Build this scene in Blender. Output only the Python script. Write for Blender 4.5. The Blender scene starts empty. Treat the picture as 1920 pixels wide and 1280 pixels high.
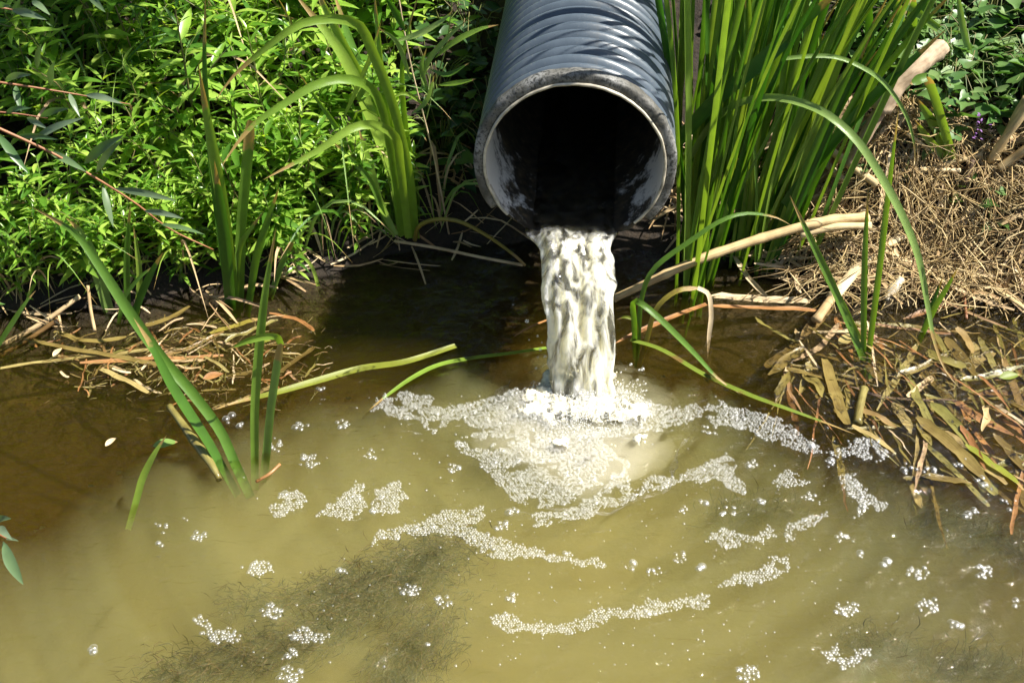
import bpy, math, random
import numpy as np
from mathutils import Vector, Matrix

R = math.radians
random.seed(7)
rng = np.random.default_rng(7)
scene = bpy.context.scene
col = scene.collection

# ------------------------------------------------------------------ camera
CAM = np.array([0.0, 0.0, 1.43])
PITCH = R(39.0)
FPX = 2133.0                                  # focal length in photograph pixels (40 mm on 36 mm)
FW = np.array([0, math.cos(PITCH), -math.sin(PITCH)])
UP = np.array([0, math.sin(PITCH), math.cos(PITCH)])
RT = np.array([1.0, 0, 0])
cd = bpy.data.cameras.new("camera"); cam = bpy.data.objects.new("camera", cd); col.objects.link(cam)
cd.lens = 40.0; cd.sensor_width = 36.0; cd.clip_start = 0.02; cd.clip_end = 500
cam.location = CAM; cam.rotation_euler = (R(90) - PITCH, 0, 0)
scene.camera = cam

# ------------------------------------------------------------------ sky, sun, exposure
SUN = Vector((0.57, -0.05, 0.82)).normalized()     # towards the sun
world = bpy.data.worlds.new("World"); scene.world = world; world.use_nodes = True
wn = world.node_tree.nodes; wl = world.node_tree.links
bg = wn["Background"]; sky = wn.new("ShaderNodeTexSky"); sky.sky_type = 'NISHITA'; sky.sun_disc = False
sky.sun_elevation = math.asin(SUN.z); sky.sun_rotation = math.atan2(SUN.x, SUN.y)
wl.new(sky.outputs[0], bg.inputs[0]); bg.inputs[1].default_value = 0.06
sl = bpy.data.lights.new("sun", 'SUN'); sl.energy = 5.0; sl.angle = R(0.5); sl.color = (1.0, 0.955, 0.87)
sun = bpy.data.objects.new("sun", sl); col.objects.link(sun)
sun.rotation_euler = SUN.to_track_quat('Z', 'Y').to_euler(); sun.location = (3, -2, 6)
scene.view_settings.view_transform = 'Standard'; scene.view_settings.look = 'None'
scene.view_settings.exposure = 1.38; scene.view_settings.gamma = 1.0
scene.view_settings.use_curve_mapping = False
scene.render.engine = 'CYCLES'
cy = scene.cycles
cy.use_denoising = True; cy.denoiser = 'OPENIMAGEDENOISE'
cy.max_bounces = 10; cy.diffuse_bounces = 3; cy.glossy_bounces = 3; cy.transmission_bounces = 6
cy.volume_bounces = 2; cy.adaptive_threshold = .025; cy.transparent_max_bounces = 14
cy.caustics_reflective = False; cy.caustics_refractive = False; cy.sample_clamp_indirect = 6

# ------------------------------------------------------------------ helpers
def ray(x, y): return FW + (x - 960) / FPX * RT + (640 - y) / FPX * UP
def PY(x, y, Y):                              # point at distance Y (metres away) on the line of sight of a photo pixel
    d = ray(x, y); return CAM + d * (Y / d[1])
def PZ(x, y, z=0.0):                          # point on the level plane z
    d = ray(x, y); return CAM + d * ((z - CAM[2]) / d[2])
def unit(v):
    v = np.asarray(v, float); n = np.linalg.norm(v, axis=-1, keepdims=True); return v / np.maximum(n, 1e-9)

def _hash(i, j, k, s):
    h = (i * 374761393 + j * 668265263 + k * 2147483647 + s * 1274126177) & 0xffffffff
    h = ((h ^ (h >> 13)) * 1274126177) & 0xffffffff
    return ((h ^ (h >> 16)) & 0xffff) / 65535.0
def vnoise(x, y, z=0.0, s=0):
    x, y, z = np.broadcast_arrays(np.asarray(x, float), np.asarray(y, float), np.asarray(z, float))
    i, j, k = np.floor(x).astype(np.int64), np.floor(y).astype(np.int64), np.floor(z).astype(np.int64)
    u, v, w = x - i, y - j, z - k
    u, v, w = [t * t * t * (t * (t * 6 - 15) + 10) for t in (u, v, w)]
    r = 0
    for a in (0, 1):
        for b in (0, 1):
            for c in (0, 1):
                r = r + _hash(i + a, j + b, k + c, s) * (u if a else 1 - u) * (v if b else 1 - v) * (w if c else 1 - w)
    return r * 2 - 1
def fbm(x, y, z=0.0, s=0, o=3):
    r = 0; a = 1.0
    for n in range(o):
        r = r + a * vnoise(np.asarray(x) * 2 ** n, np.asarray(y) * 2 ** n, np.asarray(z) * 2 ** n, s + n); a *= 0.5
    return r

def mesh(name, V, F, mat=None, smooth=True, uv=None):
    m = bpy.data.meshes.new(name)
    m.from_pydata(np.asarray(V, float).tolist(), [], F if isinstance(F, list) else np.asarray(F).tolist())
    if smooth: m.polygons.foreach_set("use_smooth", np.ones(len(m.polygons), bool))
    if uv is not None:
        ul = m.uv_layers.new(name="UVMap"); vi = np.zeros(len(m.loops), np.int32); m.loops.foreach_get("vertex_index", vi)
        ul.data.foreach_set("uv", np.asarray(uv, np.float32)[vi].ravel())
    if mat: m.materials.append(mat)
    return m
def tag(o, label=None, cat=None, group=None, kind=None):
    if label: o["label"] = label
    if cat: o["category"] = cat
    if group: o["group"] = group
    if kind: o["kind"] = kind
    return o
def link(name, m, parent=None, loc=(0, 0, 0)):
    o = bpy.data.objects.new(name, m); col.objects.link(o); o.location = loc
    if parent: o.parent = parent
    return o
def put(name, V, F, mat, parent=None, origin=None, uv=None, smooth=True):
    """one mesh object; V in world coordinates, origin = its own base (a part takes its parent's base)"""
    V = np.asarray(V, float)
    if parent is not None: origin = np.array(parent.location); loc = (0, 0, 0)
    else:
        if origin is None: origin = np.array([V[:, 0].mean(), V[:, 1].mean(), V[:, 2].min()])
        loc = origin
    return link(name, mesh(name, V - origin, F, mat, smooth, uv), parent, loc)
def thing(name, loc, label, cat, group=None):
    o = link(name, None, None, loc); o.empty_display_size = 0.05
    return tag(o, label, cat, group)

class MB:                                     # gathers several shapes for one part
    def __init__(s): s.V, s.F, s.U, s.n = [], [], [], 0
    def add(s, V, F, U=None):
        V = np.asarray(V, float)
        s.V.append(V); s.F += [[i + s.n for i in f] for f in (F if isinstance(F, list) else np.asarray(F).tolist())]
        s.U.append(np.zeros((len(V), 2)) if U is None else np.asarray(U, float)); s.n += len(V)
    def arrays(s): return np.concatenate(s.V), s.F, np.concatenate(s.U)

def spline(P, n):
    P = np.asarray(P, float)
    if len(P) == 2: return P[0] + (P[1] - P[0]) * np.linspace(0, 1, n)[:, None]
    L = np.r_[0, np.cumsum(np.linalg.norm(np.diff(P, axis=0), axis=1))]; L /= L[-1]
    Q = np.vstack([2 * P[0] - P[1], P, 2 * P[-1] - P[-2]]); out = []
    for t in np.linspace(0, 1, n):
        i = min(max(np.searchsorted(L, t, side='right') - 1, 0), len(P) - 2)
        u = (t - L[i]) / max(L[i + 1] - L[i], 1e-9)
        a, b, c, d = Q[i], Q[i + 1], Q[i + 2], Q[i + 3]
        out.append(0.5 * ((2 * b) + (c - a) * u + (2 * a - 5 * b + 4 * c - d) * u * u + (3 * b - a - 3 * c + d) * u ** 3))
    return np.array(out)
def width_profile(t, prof):
    if prof == 'reed': return np.where(t < .5, .82 + .36 * t, 1.0 * np.clip(1 - ((t - .5) / .5) ** 2.2, 0.0, 1))
    if prof == 'lance': return np.sin(np.pi * np.clip(t, 0, 1) ** .85) ** .9
    if prof == 'torn': return np.clip(np.minimum(t / .12, (1 - t) / .3), .12, 1) ** .7
    if prof == 'strip': return np.where((t < .04) | (t > .96), .55, 1.0)
    return np.ones_like(t)
def ribbon(P, w, face=None, a0=0.0, tw=0.0, n=14, prof='reed', fold=.22, wob=0.0):
    """a leaf blade along P: three verts across with a keel; face = direction its flat side looks to"""
    C = spline(P, n); t = np.linspace(0, 1, n)
    T = unit(np.gradient(C, axis=0))
    N = (CAM - C) if face is None else np.tile(np.asarray(face, float), (n, 1))
    N = N - (N * T).sum(1, keepdims=True) * T; N = unit(N); S = np.cross(T, N)
    a = a0 + tw * t + wob * np.sin(t * 9 + a0 * 7); ca, sa = np.cos(a)[:, None], np.sin(a)[:, None]
    S2 = S * ca + N * sa; N2 = N * ca - S * sa
    W = (w * width_profile(t, prof) * .5)[:, None]
    V = np.stack([C - S2 * W + N2 * W * fold, C - N2 * W * fold, C + S2 * W + N2 * W * fold], 1).reshape(-1, 3)
    F = []
    for i in range(n - 1):
        for j in (0, 1): b = i * 3 + j; F.append([b, b + 1, b + 4, b + 3])
    U = np.stack([np.tile([0, .5, 1], n), np.repeat(t, 3)], 1)
    return V, F, U
def tube(P, r, n=10, k=7, nodes=0, cap=True, flat=1.0):
    C = spline(P, n); t = np.linspace(0, 1, n)
    T = unit(np.gradient(C, axis=0)); ref = np.array([0.13, 0.2, 1.0]); 
    A = unit(np.cross(T, ref)); B = np.cross(A, T)
    rr = (r if np.ndim(r) == 0 else np.interp(t, np.linspace(0, 1, len(r)), r)) * np.ones(n)
    if nodes: rr = rr * (1 + .22 * np.exp(-((t * nodes - np.round(t * nodes)) / .06) ** 2))
    th = np.linspace(0, 2 * np.pi, k, endpoint=False)
    V = (C[:, None] + rr[:, None, None] * (np.cos(th)[None, :, None] * A[:, None] + flat * np.sin(th)[None, :, None] * B[:, None])).reshape(-1, 3)
    F = [[i * k + j, i * k + (j + 1) % k, (i + 1) * k + (j + 1) % k, (i + 1) * k + j] for i in range(n - 1) for j in range(k)]
    if cap: F += [list(range(k))[::-1], [(n - 1) * k + j for j in range(k)]]
    U = np.stack([np.tile(np.arange(k) / k, n), np.repeat(t, k)], 1)
    return V, F, U

# ------------------------------------------------------------------ materials
def nt(name):
    m = bpy.data.materials.new(name); m.use_nodes = True; t = m.node_tree
    for n in list(t.nodes): t.nodes.remove(n)
    out = t.nodes.new("ShaderNodeOutputMaterial")
    def N(kind, **kw):
        n = t.nodes.new("ShaderNode" + kind)
        for k, v in kw.items():
            if k in n.inputs: n.inputs[k].default_value = v
            else: setattr(n, k, v)
        return n
    return m, N, t.links.new, out
def ramp(N, stops):
    r = N("ValToRGB"); e = r.color_ramp.elements
    e[0].position, e[0].color = stops[0][0], (*stops[0][1], 1); e[1].position, e[1].color = stops[-1][0], (*stops[-1][1], 1)
    for p, c in stops[1:-1]: q = e.new(p); q.color = (*c, 1)
    return r
def sockets(n, name): return [s for s in n.inputs if s.name == name]

def leaf_mat(name, stops, trans, tf=.38, rough=.42, stripes=0, island=True, spec=.45, spots=None):
    """stops: colour ramp over a per-leaf random value; trans: tint of light shining through"""
    m, N, L, out = nt(name)
    oi = N("ObjectInfo"); ge = N("NewGeometry"); ad = N("Math", operation='ADD'); fr = N("Math", operation='FRACT')
    L(oi.outputs["Random"], ad.inputs[0])
    if island: L(ge.outputs["Random Per Island"], ad.inputs[1])
    else: ad.inputs[1].default_value = 0
    L(ad.outputs[0], fr.inputs[0])
    rp = ramp(N, stops); L(fr.outputs[0], rp.inputs[0]); c = rp.outputs[0]
    tc = N("TexCoord"); no = N("TexNoise", Scale=38.0, Detail=3.0); L(tc.outputs["Object"], no.inputs["Vector"])
    hv = N("HueSaturation"); mr = N("MapRange"); mr.inputs[3].default_value = .72; mr.inputs[4].default_value = 1.25
    L(no.outputs["Fac"], mr.inputs[0]); L(mr.outputs[0], hv.inputs["Value"]); L(c, hv.inputs["Color"]); c = hv.outputs[0]
    bump = None
    if stripes:
        wv = N("TexWave", Scale=float(stripes), Distortion=.6, Detail=1.0); wv.bands_direction = 'X'
        L(tc.outputs["UV"], wv.inputs["Vector"])
        mx = N("MixRGB", blend_type='MULTIPLY'); mx.inputs[0].default_value = .6
        r2 = ramp(N, [(0.0, (.55, .58, .5)), (1.0, (1.1, 1.1, 1.05))]); L(wv.outputs["Fac"], r2.inputs[0])
        L(c, mx.inputs[1]); L(r2.outputs[0], mx.inputs[2]); c = mx.outputs[0]
        sv = N("SeparateXYZ"); L(tc.outputs["UV"], sv.inputs[0]); av = N("Math", operation='MULTIPLY_ADD'); av.inputs[1].default_value = .22; L(no.outputs["Fac"], av.inputs[0]); L(sv.outputs["Y"], av.inputs[2])
        rt = ramp(N, [(.97, (0, 0, 0)), (1.0, (1, 1, 1))]); L(av.outputs[0], rt.inputs[0])
        mt_ = N("MixRGB"); L(rt.outputs[0], mt_.inputs[0]); L(c, mt_.inputs[1]); mt_.inputs[2].default_value = (.34, .23, .08, 1); c = mt_.outputs[0]
        bump = N("Bump", Strength=.25, Distance=.001); L(wv.outputs["Fac"], bump.inputs["Height"])
    if spots:
        n2 = N("TexNoise", Scale=22.0, Detail=4.0); L(tc.outputs["Object"], n2.inputs["Vector"])
        r3 = ramp(N, [(spots[1], (0, 0, 0)), (spots[1] + .08, (1, 1, 1))]); L(n2.outputs["Fac"], r3.inputs[0])
        m3 = N("MixRGB"); L(r3.outputs[0], m3.inputs[0]); L(c, m3.inputs[1]); m3.inputs[2].default_value = (*spots[0], 1); c = m3.outputs[0]
    p = N("BsdfPrincipled", Roughness=rough); p.inputs["Specular IOR Level"].default_value = spec; L(c, p.inputs["Base Color"])
    if bump: L(bump.outputs[0], p.inputs["Normal"])
    tr = N("BsdfTranslucent"); tm = N("MixRGB", blend_type='MULTIPLY'); tm.inputs[0].default_value = 1
    L(c, tm.inputs[1]); tm.inputs[2].default_value = (*trans, 1); L(tm.outputs[0], tr.inputs[0])
    ms = N("MixShader"); ms.inputs[0].default_value = tf
    L(p.outputs[0], ms.inputs[1]); L(tr.outputs[0], ms.inputs[2]); L(ms.outputs[0], out.inputs[0])
    return m

def dry_mat(name, stops, rough=.7, tf=.12, scale=1.0):
    m, N, L, out = nt(name)
    oi = N("ObjectInfo"); ge = N("NewGeometry"); ad = N("Math", operation='ADD'); fr = N("Math", operation='FRACT')
    L(oi.outputs["Random"], ad.inputs[0]); L(ge.outputs["Random Per Island"], ad.inputs[1]); L(ad.outputs[0], fr.inputs[0])
    rp = ramp(N, stops); L(fr.outputs[0], rp.inputs[0])
    tc = N("TexCoord"); mp = N("Mapping"); mp.inputs["Scale"].default_value = (9, 1.6, 1); L(tc.outputs["UV"], mp.inputs[0])
    no = N("TexNoise", Scale=2.2, Detail=5.0, Roughness=.65); L(mp.outputs[0], no.inputs["Vector"])
    n2 = N("TexNoise", Scale=30.0 * scale, Detail=4.0); L(tc.outputs["Object"], n2.inputs["Vector"])
    r1 = ramp(N, [(.28, (.45, .40, .34)), (.5, (.95, .93, .9)), (.75, (1.2, 1.18, 1.12))]); L(no.outputs["Fac"], r1.inputs[0])
    r2 = ramp(N, [(.3, (.5, .42, .33)), (.6, (1.05, 1.03, 1.0))]); L(n2.outputs["Fac"], r2.inputs[0])
    a = N("MixRGB", blend_type='MULTIPLY'); a.inputs[0].default_value = .8; L(rp.outputs[0], a.inputs[1]); L(r1.outputs[0], a.inputs[2])
    b = N("MixRGB", blend_type='MULTIPLY'); b.inputs[0].default_value = .7; L(a.outputs[0], b.inputs[1]); L(r2.outputs[0], b.inputs[2])
    p = N("BsdfPrincipled", Roughness=rough); L(b.outputs[0], p.inputs["Base Color"])
    bu = N("Bump", Strength=.5, Distance=.001); L(no.outputs["Fac"], bu.inputs["Height"]); L(bu.outputs[0], p.inputs["Normal"])
    tr = N("BsdfTranslucent"); L(b.outputs[0], tr.inputs[0]); ms = N("MixShader"); ms.inputs[0].default_value = tf
    L(p.outputs[0], ms.inputs[1]); L(tr.outputs[0], ms.inputs[2]); L(ms.outputs[0], out.inputs[0])
    return m

M = {}
M['herb'] = leaf_mat("herb_leaf", [(0, (.06, .16, .018)), (.3, (.13, .27, .028)), (.65, (.24, .40, .05)), (1, (.40, .54, .10))], (1.8, 1.7, .5), .46, .30, spec=.55)
M['herb_stem'] = leaf_mat("herb_stem", [(0, (.10, .16, .03)), (1, (.16, .13, .05))], (1, 1, .6), .1, .5)
M['reed'] = leaf_mat("reed_blade", [(0, (.03, .11, .012)), (.4, (.07, .17, .018)), (.75, (.13, .24, .03)), (1, (.21, .33, .05))], (1.7, 1.7, .5), .33, .36, stripes=5, island=False)
M['reed_pale'] = leaf_mat("pale_reed_blade", [(0, (.16, .28, .03)), (.5, (.23, .35, .045)), (1, (.30, .41, .065))], (1.5, 1.5, .6), .36, .36, stripes=5, island=False)
M['reed_dull'] = leaf_mat("dull_reed_blade", [(0, (.19, .31, .07)), (1, (.26, .37, .10))], (1.3, 1.4, .7), .3, .33, stripes=5, island=False)
M['reed_yellow'] = leaf_mat("yellowing_blade", [(0, (.16, .22, .03)), (.6, (.26, .26, .03)), (1, (.32, .23, .05))], (1.2, 1.1, .4), .3, .36, stripes=5, island=False, spots=((.16, .09, .03), .62))
M['willow'] = leaf_mat("willow_leaf", [(0, (.07, .14, .045)), (.5, (.11, .17, .075)), (1, (.17, .22, .14))], (1.1, 1.3, .5), .28, .38)
M['vine'] = leaf_mat("bindweed_leaf", [(0, (.06, .14, .03)), (.6, (.10, .19, .045)), (1, (.16, .24, .08))], (1.1, 1.3, .5), .28, .42)
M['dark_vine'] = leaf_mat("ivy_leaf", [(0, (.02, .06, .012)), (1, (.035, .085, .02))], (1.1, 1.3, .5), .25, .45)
M['dry'] = dry_mat("dry_reed", [(0, (.56, .43, .21)), (.4, (.66, .53, .30)), (.75, (.74, .62, .39)), (1, (.52, .38, .18))])
M['straw'] = dry_mat("straw", [(0, (.36, .24, .11)), (.35, (.52, .39, .21)), (.7, (.66, .54, .35)), (1, (.26, .15, .06))])
M['root'] = dry_mat("dead_root", [(0, (.30, .20, .075)), (.4, (.50, .38, .17)), (.75, (.66, .54, .30)), (1, (.20, .12, .045))])
M['wet'] = dry_mat("wet_dead_reed", [(0, (.11, .075, .022)), (.3, (.21, .16, .05)), (.55, (.18, .17, .045)), (.8, (.36, .29, .12)), (1, (.16, .08, .028))], rough=.22, tf=.15)
M['rust'] = dry_mat("rusty_reed", [(0, (.28, .13, .045)), (1, (.36, .19, .07))], rough=.4)
M['bark'] = dry_mat("bark", [(0, (.38, .28, .19)), (1, (.46, .36, .25))], rough=.85, tf=0, scale=2)
M['twig'] = dry_mat("dark_twig", [(0, (.09, .055, .03)), (1, (.14, .09, .05))], rough=.8, tf=0)
M['redtwig'] = dry_mat("red_twig", [(0, (.24, .09, .045)), (1, (.30, .14, .06))], rough=.5, tf=0)
M['algae'] = leaf_mat("waterweed_strand", [(0, (.03, .045, .006)), (.5, (.06, .055, .012)), (1, (.11, .075, .02))], (1, 1, .5), .2, .6)

def soil_mat():
    m, N, L, out = nt("soil")
    tc = N("TexCoord"); n1 = N("TexNoise", Scale=14.0, Detail=8.0, Roughness=.7); n2 = N("TexVoronoi", Scale=60.0); n3 = N("TexNoise", Scale=90.0, Detail=4.0)
    for n in (n1, n2, n3): L(tc.outputs["Object"], n.inputs["Vector"])
    r = ramp(N, [(.3, (.010, .006, .0025)), (.55, (.020, .012, .005)), (.72, (.05, .031, .012))]); L(n1.outputs["Fac"], r.inputs[0])
    r2 = ramp(N, [(.35, (.5, .5, .5)), (.7, (1.3, 1.25, 1.1))]); L(n3.outputs["Fac"], r2.inputs[0])
    x = N("MixRGB", blend_type='MULTIPLY'); x.inputs[0].default_value = .8; L(r.outputs[0], x.inputs[1]); L(r2.outputs[0], x.inputs[2])
    p = N("BsdfPrincipled", Roughness=.9); L(x.outputs[0], p.inputs["Base Color"])
    b = N("Bump", Strength=.9, Distance=.02); L(n1.outputs["Fac"], b.inputs["Height"]); b2 = N("Bump", Strength=.6, Distance=.006)
    L(n3.outputs["Fac"], b2.inputs["Height"]); L(b.outputs[0], b2.inputs["Normal"]); L(b2.outputs[0], p.inputs["Normal"])
    L(p.outputs[0], out.inputs[0]); return m
M['soil'] = soil_mat()

def pipe_mat():
    m, N, L, out = nt("blue_grey_plastic")
    tc = N("TexCoord"); n1 = N("TexNoise", Scale=9.0, Detail=6.0, Roughness=.65); n2 = N("TexNoise", Scale=140.0, Detail=3.0)
    L(tc.outputs["Object"], n1.inputs["Vector"]); L(tc.outputs["Object"], n2.inputs["Vector"])
    r = ramp(N, [(.3, (.046, .062, .080)), (.55, (.070, .090, .112)), (.75, (.12, .14, .155))]); L(n1.outputs["Fac"], r.inputs[0])
    d = ramp(N, [(.62, (0, 0, 0)), (.72, (1, 1, 1))]); L(n2.outputs["Fac"], d.inputs[0])
    x = N("MixRGB"); sc = N("Math", operation='MULTIPLY'); sc.inputs[1].default_value = .35; L(d.outputs[0], sc.inputs[0]); L(sc.outputs[0], x.inputs[0])
    L(r.outputs[0], x.inputs[1]); x.inputs[2].default_value = (.22, .21, .19, 1)
    n4 = N("TexNoise", Scale=5.0, Detail=8.0, Roughness=.72, Distortion=.6); L(tc.outputs["Object"], n4.inputs["Vector"])
    d4 = ramp(N, [(.52, (0, 0, 0)), (.72, (.75, .75, .75))]); L(n4.outputs["Fac"], d4.inputs[0])
    x4 = N("MixRGB"); L(d4.outputs[0], x4.inputs[0]); L(x.outputs[0], x4.inputs[1]); x4.inputs[2].default_value = (.13, .115, .085, 1); x = x4
    p = N("BsdfPrincipled", Roughness=.38); L(x.outputs[0], p.inputs["Base Color"]); p.inputs["Specular IOR Level"].default_value = .5
    b = N("Bump", Strength=.15, Distance=.002); L(n2.outputs["Fac"], b.inputs["Height"]); L(b.outputs[0], p.inputs["Normal"])
    L(p.outputs[0], out.inputs[0]); return m
M['pipe'] = pipe_mat()
def rim_mat():
    m, N, L, out = nt("weathered_rim")
    tc = N("TexCoord"); n1 = N("TexNoise", Scale=11.0, Detail=5.0, Roughness=.6); n2 = N("TexNoise", Scale=170.0, Detail=4.0, Roughness=.65)
    L(tc.outputs["Object"], n1.inputs["Vector"]); L(tc.outputs["Object"], n2.inputs["Vector"])
    r = ramp(N, [(.38, (.06, .055, .042)), (.52, (.14, .137, .125)), (.66, (.27, .27, .26))]); L(n1.outputs["Fac"], r.inputs[0])
    d = ramp(N, [(.40, (1, 1, 1)), (.52, (0, 0, 0))]); L(n2.outputs["Fac"], d.inputs[0])
    x = N("MixRGB"); L(d.outputs[0], x.inputs[0]); L(r.outputs[0], x.inputs[1]); x.inputs[2].default_value = (.035, .035, .03, 1)
    p = N("BsdfPrincipled", Roughness=.7); L(x.outputs[0], p.inputs["Base Color"])
    b = N("Bump", Strength=.5, Distance=.003); L(n2.outputs["Fac"], b.inputs["Height"]); L(b.outputs[0], p.inputs["Normal"])
    L(p.outputs[0], out.inputs[0]); return m
M['rim'] = rim_mat()
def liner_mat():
    # pale liner with a brown-black film on the lower wall and painted-in shade beyond the mouth
    m, N, L, out = nt("stained_shaded_liner")
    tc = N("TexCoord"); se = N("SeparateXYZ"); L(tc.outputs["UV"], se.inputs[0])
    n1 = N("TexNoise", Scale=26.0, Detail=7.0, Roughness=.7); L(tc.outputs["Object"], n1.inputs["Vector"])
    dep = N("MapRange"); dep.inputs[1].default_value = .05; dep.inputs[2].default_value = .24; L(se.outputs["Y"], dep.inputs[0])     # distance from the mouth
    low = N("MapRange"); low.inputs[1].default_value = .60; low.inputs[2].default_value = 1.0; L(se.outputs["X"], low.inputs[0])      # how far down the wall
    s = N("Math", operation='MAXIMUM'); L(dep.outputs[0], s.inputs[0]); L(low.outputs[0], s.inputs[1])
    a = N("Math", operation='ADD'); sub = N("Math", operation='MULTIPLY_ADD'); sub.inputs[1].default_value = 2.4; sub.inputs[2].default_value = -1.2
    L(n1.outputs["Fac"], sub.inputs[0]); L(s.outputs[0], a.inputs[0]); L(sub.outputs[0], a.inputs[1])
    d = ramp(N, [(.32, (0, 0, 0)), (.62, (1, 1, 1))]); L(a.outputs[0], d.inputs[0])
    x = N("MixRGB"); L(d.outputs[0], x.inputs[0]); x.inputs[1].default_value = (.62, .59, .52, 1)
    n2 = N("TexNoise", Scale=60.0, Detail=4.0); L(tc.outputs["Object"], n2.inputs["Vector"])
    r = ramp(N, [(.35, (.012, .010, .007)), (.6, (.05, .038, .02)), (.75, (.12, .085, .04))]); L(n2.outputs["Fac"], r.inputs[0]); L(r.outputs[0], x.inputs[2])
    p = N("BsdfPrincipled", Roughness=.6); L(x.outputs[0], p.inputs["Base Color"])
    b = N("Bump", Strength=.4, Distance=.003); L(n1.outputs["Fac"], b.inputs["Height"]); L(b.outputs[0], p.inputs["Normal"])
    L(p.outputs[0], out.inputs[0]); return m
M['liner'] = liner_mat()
def plain(name, c, rough=.6, noise=.3, scale=40.0, bump=.3):
    m, N, L, out = nt(name); tc = N("TexCoord"); n = N("TexNoise", Scale=scale, Detail=5.0); L(tc.outputs["Object"], n.inputs["Vector"])
    r = ramp(N, [(.3, tuple(v * (1 - noise) for v in c)), (.7, tuple(v * (1 + noise) for v in c))]); L(n.outputs["Fac"], r.inputs[0])
    p = N("BsdfPrincipled", Roughness=rough); L(r.outputs[0], p.inputs["Base Color"])
    b = N("Bump", Strength=bump, Distance=.003); L(n.outputs["Fac"], b.inputs["Height"]); L(b.outputs[0], p.inputs["Normal"]); L(p.outputs[0], out.inputs[0]); return m
M['lip'] = plain("cream_liner_edge", (.40, .36, .27), .6, .55, 45)
M['crust'] = plain("dark_crust", (.05, .04, .022), .85, .7, 90, .9)

def water_mat():
    m, N, L, out = nt("murky_water")
    fr = N("Fresnel", IOR=1.48); tr = N("BsdfTransparent"); gl = N("BsdfGlossy", Roughness=.03); ms = N("MixShader")
    tc = N("TexCoord"); n = N("TexNoise", Scale=22.0, Detail=3.0, Distortion=.8); L(tc.outputs["Object"], n.inputs["Vector"])
    mpw = N("Mapping"); mpw.inputs["Scale"].default_value = (14, 30, 1); mpw.inputs["Rotation"].default_value = (0, 0, .35); L(tc.outputs["Object"], mpw.inputs[0])
    nw = N("TexNoise", Scale=1.6, Detail=4.0, Distortion=1.2); L(mpw.outputs[0], nw.inputs["Vector"])
    b0 = N("Bump", Strength=.65, Distance=.011); L(nw.outputs["Fac"], b0.inputs["Height"])
    b = N("Bump", Strength=.6, Distance=.006); L(n.outputs["Fac"], b.inputs["Height"]); L(b0.outputs[0], b.inputs["Normal"])
    L(b.outputs[0], fr.inputs["Normal"]); L(b.outputs[0], gl.inputs["Normal"])
    L(fr.outputs[0], ms.inputs[0]); L(tr.outputs[0], ms.inputs[1]); L(gl.outputs[0], ms.inputs[2]); L(ms.outputs[0], out.inputs["Surface"])
    s = N("VolumeScatter", Density=.6, Anisotropy=.0); s.inputs["Color"].default_value = (.80, .64, .10, 1)
    a = N("VolumeAbsorption", Density=8.0); a.inputs["Color"].default_value = (.72, .60, .15, 1)
    ad = N("AddShader"); L(s.outputs[0], ad.inputs[0]); L(a.outputs[0], ad.inputs[1]); L(ad.outputs[0], out.inputs["Volume"])
    return m
M['water'] = water_mat()
def plume_mat():
    m, N, L, out = nt("silty_plume")
    s = N("VolumeScatter", Density=6.6); s.inputs["Color"].default_value = (.61, .67, .365, 1); L(s.outputs[0], out.inputs["Volume"]); return m
M['plume'] = plume_mat()
def bubble_mat(name, w, film, power=3.0, glint=.14):
    m, N, L, out = nt(name)
    tr = N("BsdfTransparent"); gl = N("BsdfGlossy", Roughness=.36); gs_ = N("BsdfGlossy", Roughness=.04); df = N("BsdfDiffuse"); df.inputs[0].default_value = (.88, .88, .82, 1)
    mg = N("MixShader"); mg.inputs[0].default_value = glint; L(tr.outputs[0], mg.inputs[1]); L(gl.outputs[0], mg.inputs[2])
    lw = N("LayerWeight", Blend=.5); pw = N("Math", operation="POWER"); pw.inputs[1].default_value = power; L(lw.outputs["Facing"], pw.inputs[0])
    sc = N("Math", operation="MULTIPLY"); sc.inputs[1].default_value = film; L(pw.outputs[0], sc.inputs[0])
    m2 = N("MixShader"); m2.inputs[0].default_value = .45; L(df.outputs[0], m2.inputs[1]); L(gs_.outputs[0], m2.inputs[2])
    m1 = N("MixShader"); L(sc.outputs[0], m1.inputs[0]); L(mg.outputs[0], m1.inputs[1]); L(m2.outputs[0], m1.inputs[2])
    m3 = N("MixShader"); m3.inputs[0].default_value = w; L(m1.outputs[0], m3.inputs[1]); L(df.outputs[0], m3.inputs[2])
    L(m3.outputs[0], out.inputs[0]); return m
M['bubble'] = bubble_mat("foam_bubble", .045, .85, 3.6, .125)
M["clear_bubble"] = bubble_mat("clear_bubble", .01, .85, 3.2, .12)
M['froth'] = bubble_mat("white_froth", .22, .9, 2.6, .15)
M['drop'] = bubble_mat("water_drop", .05, .8, 2.6, .2)
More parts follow.
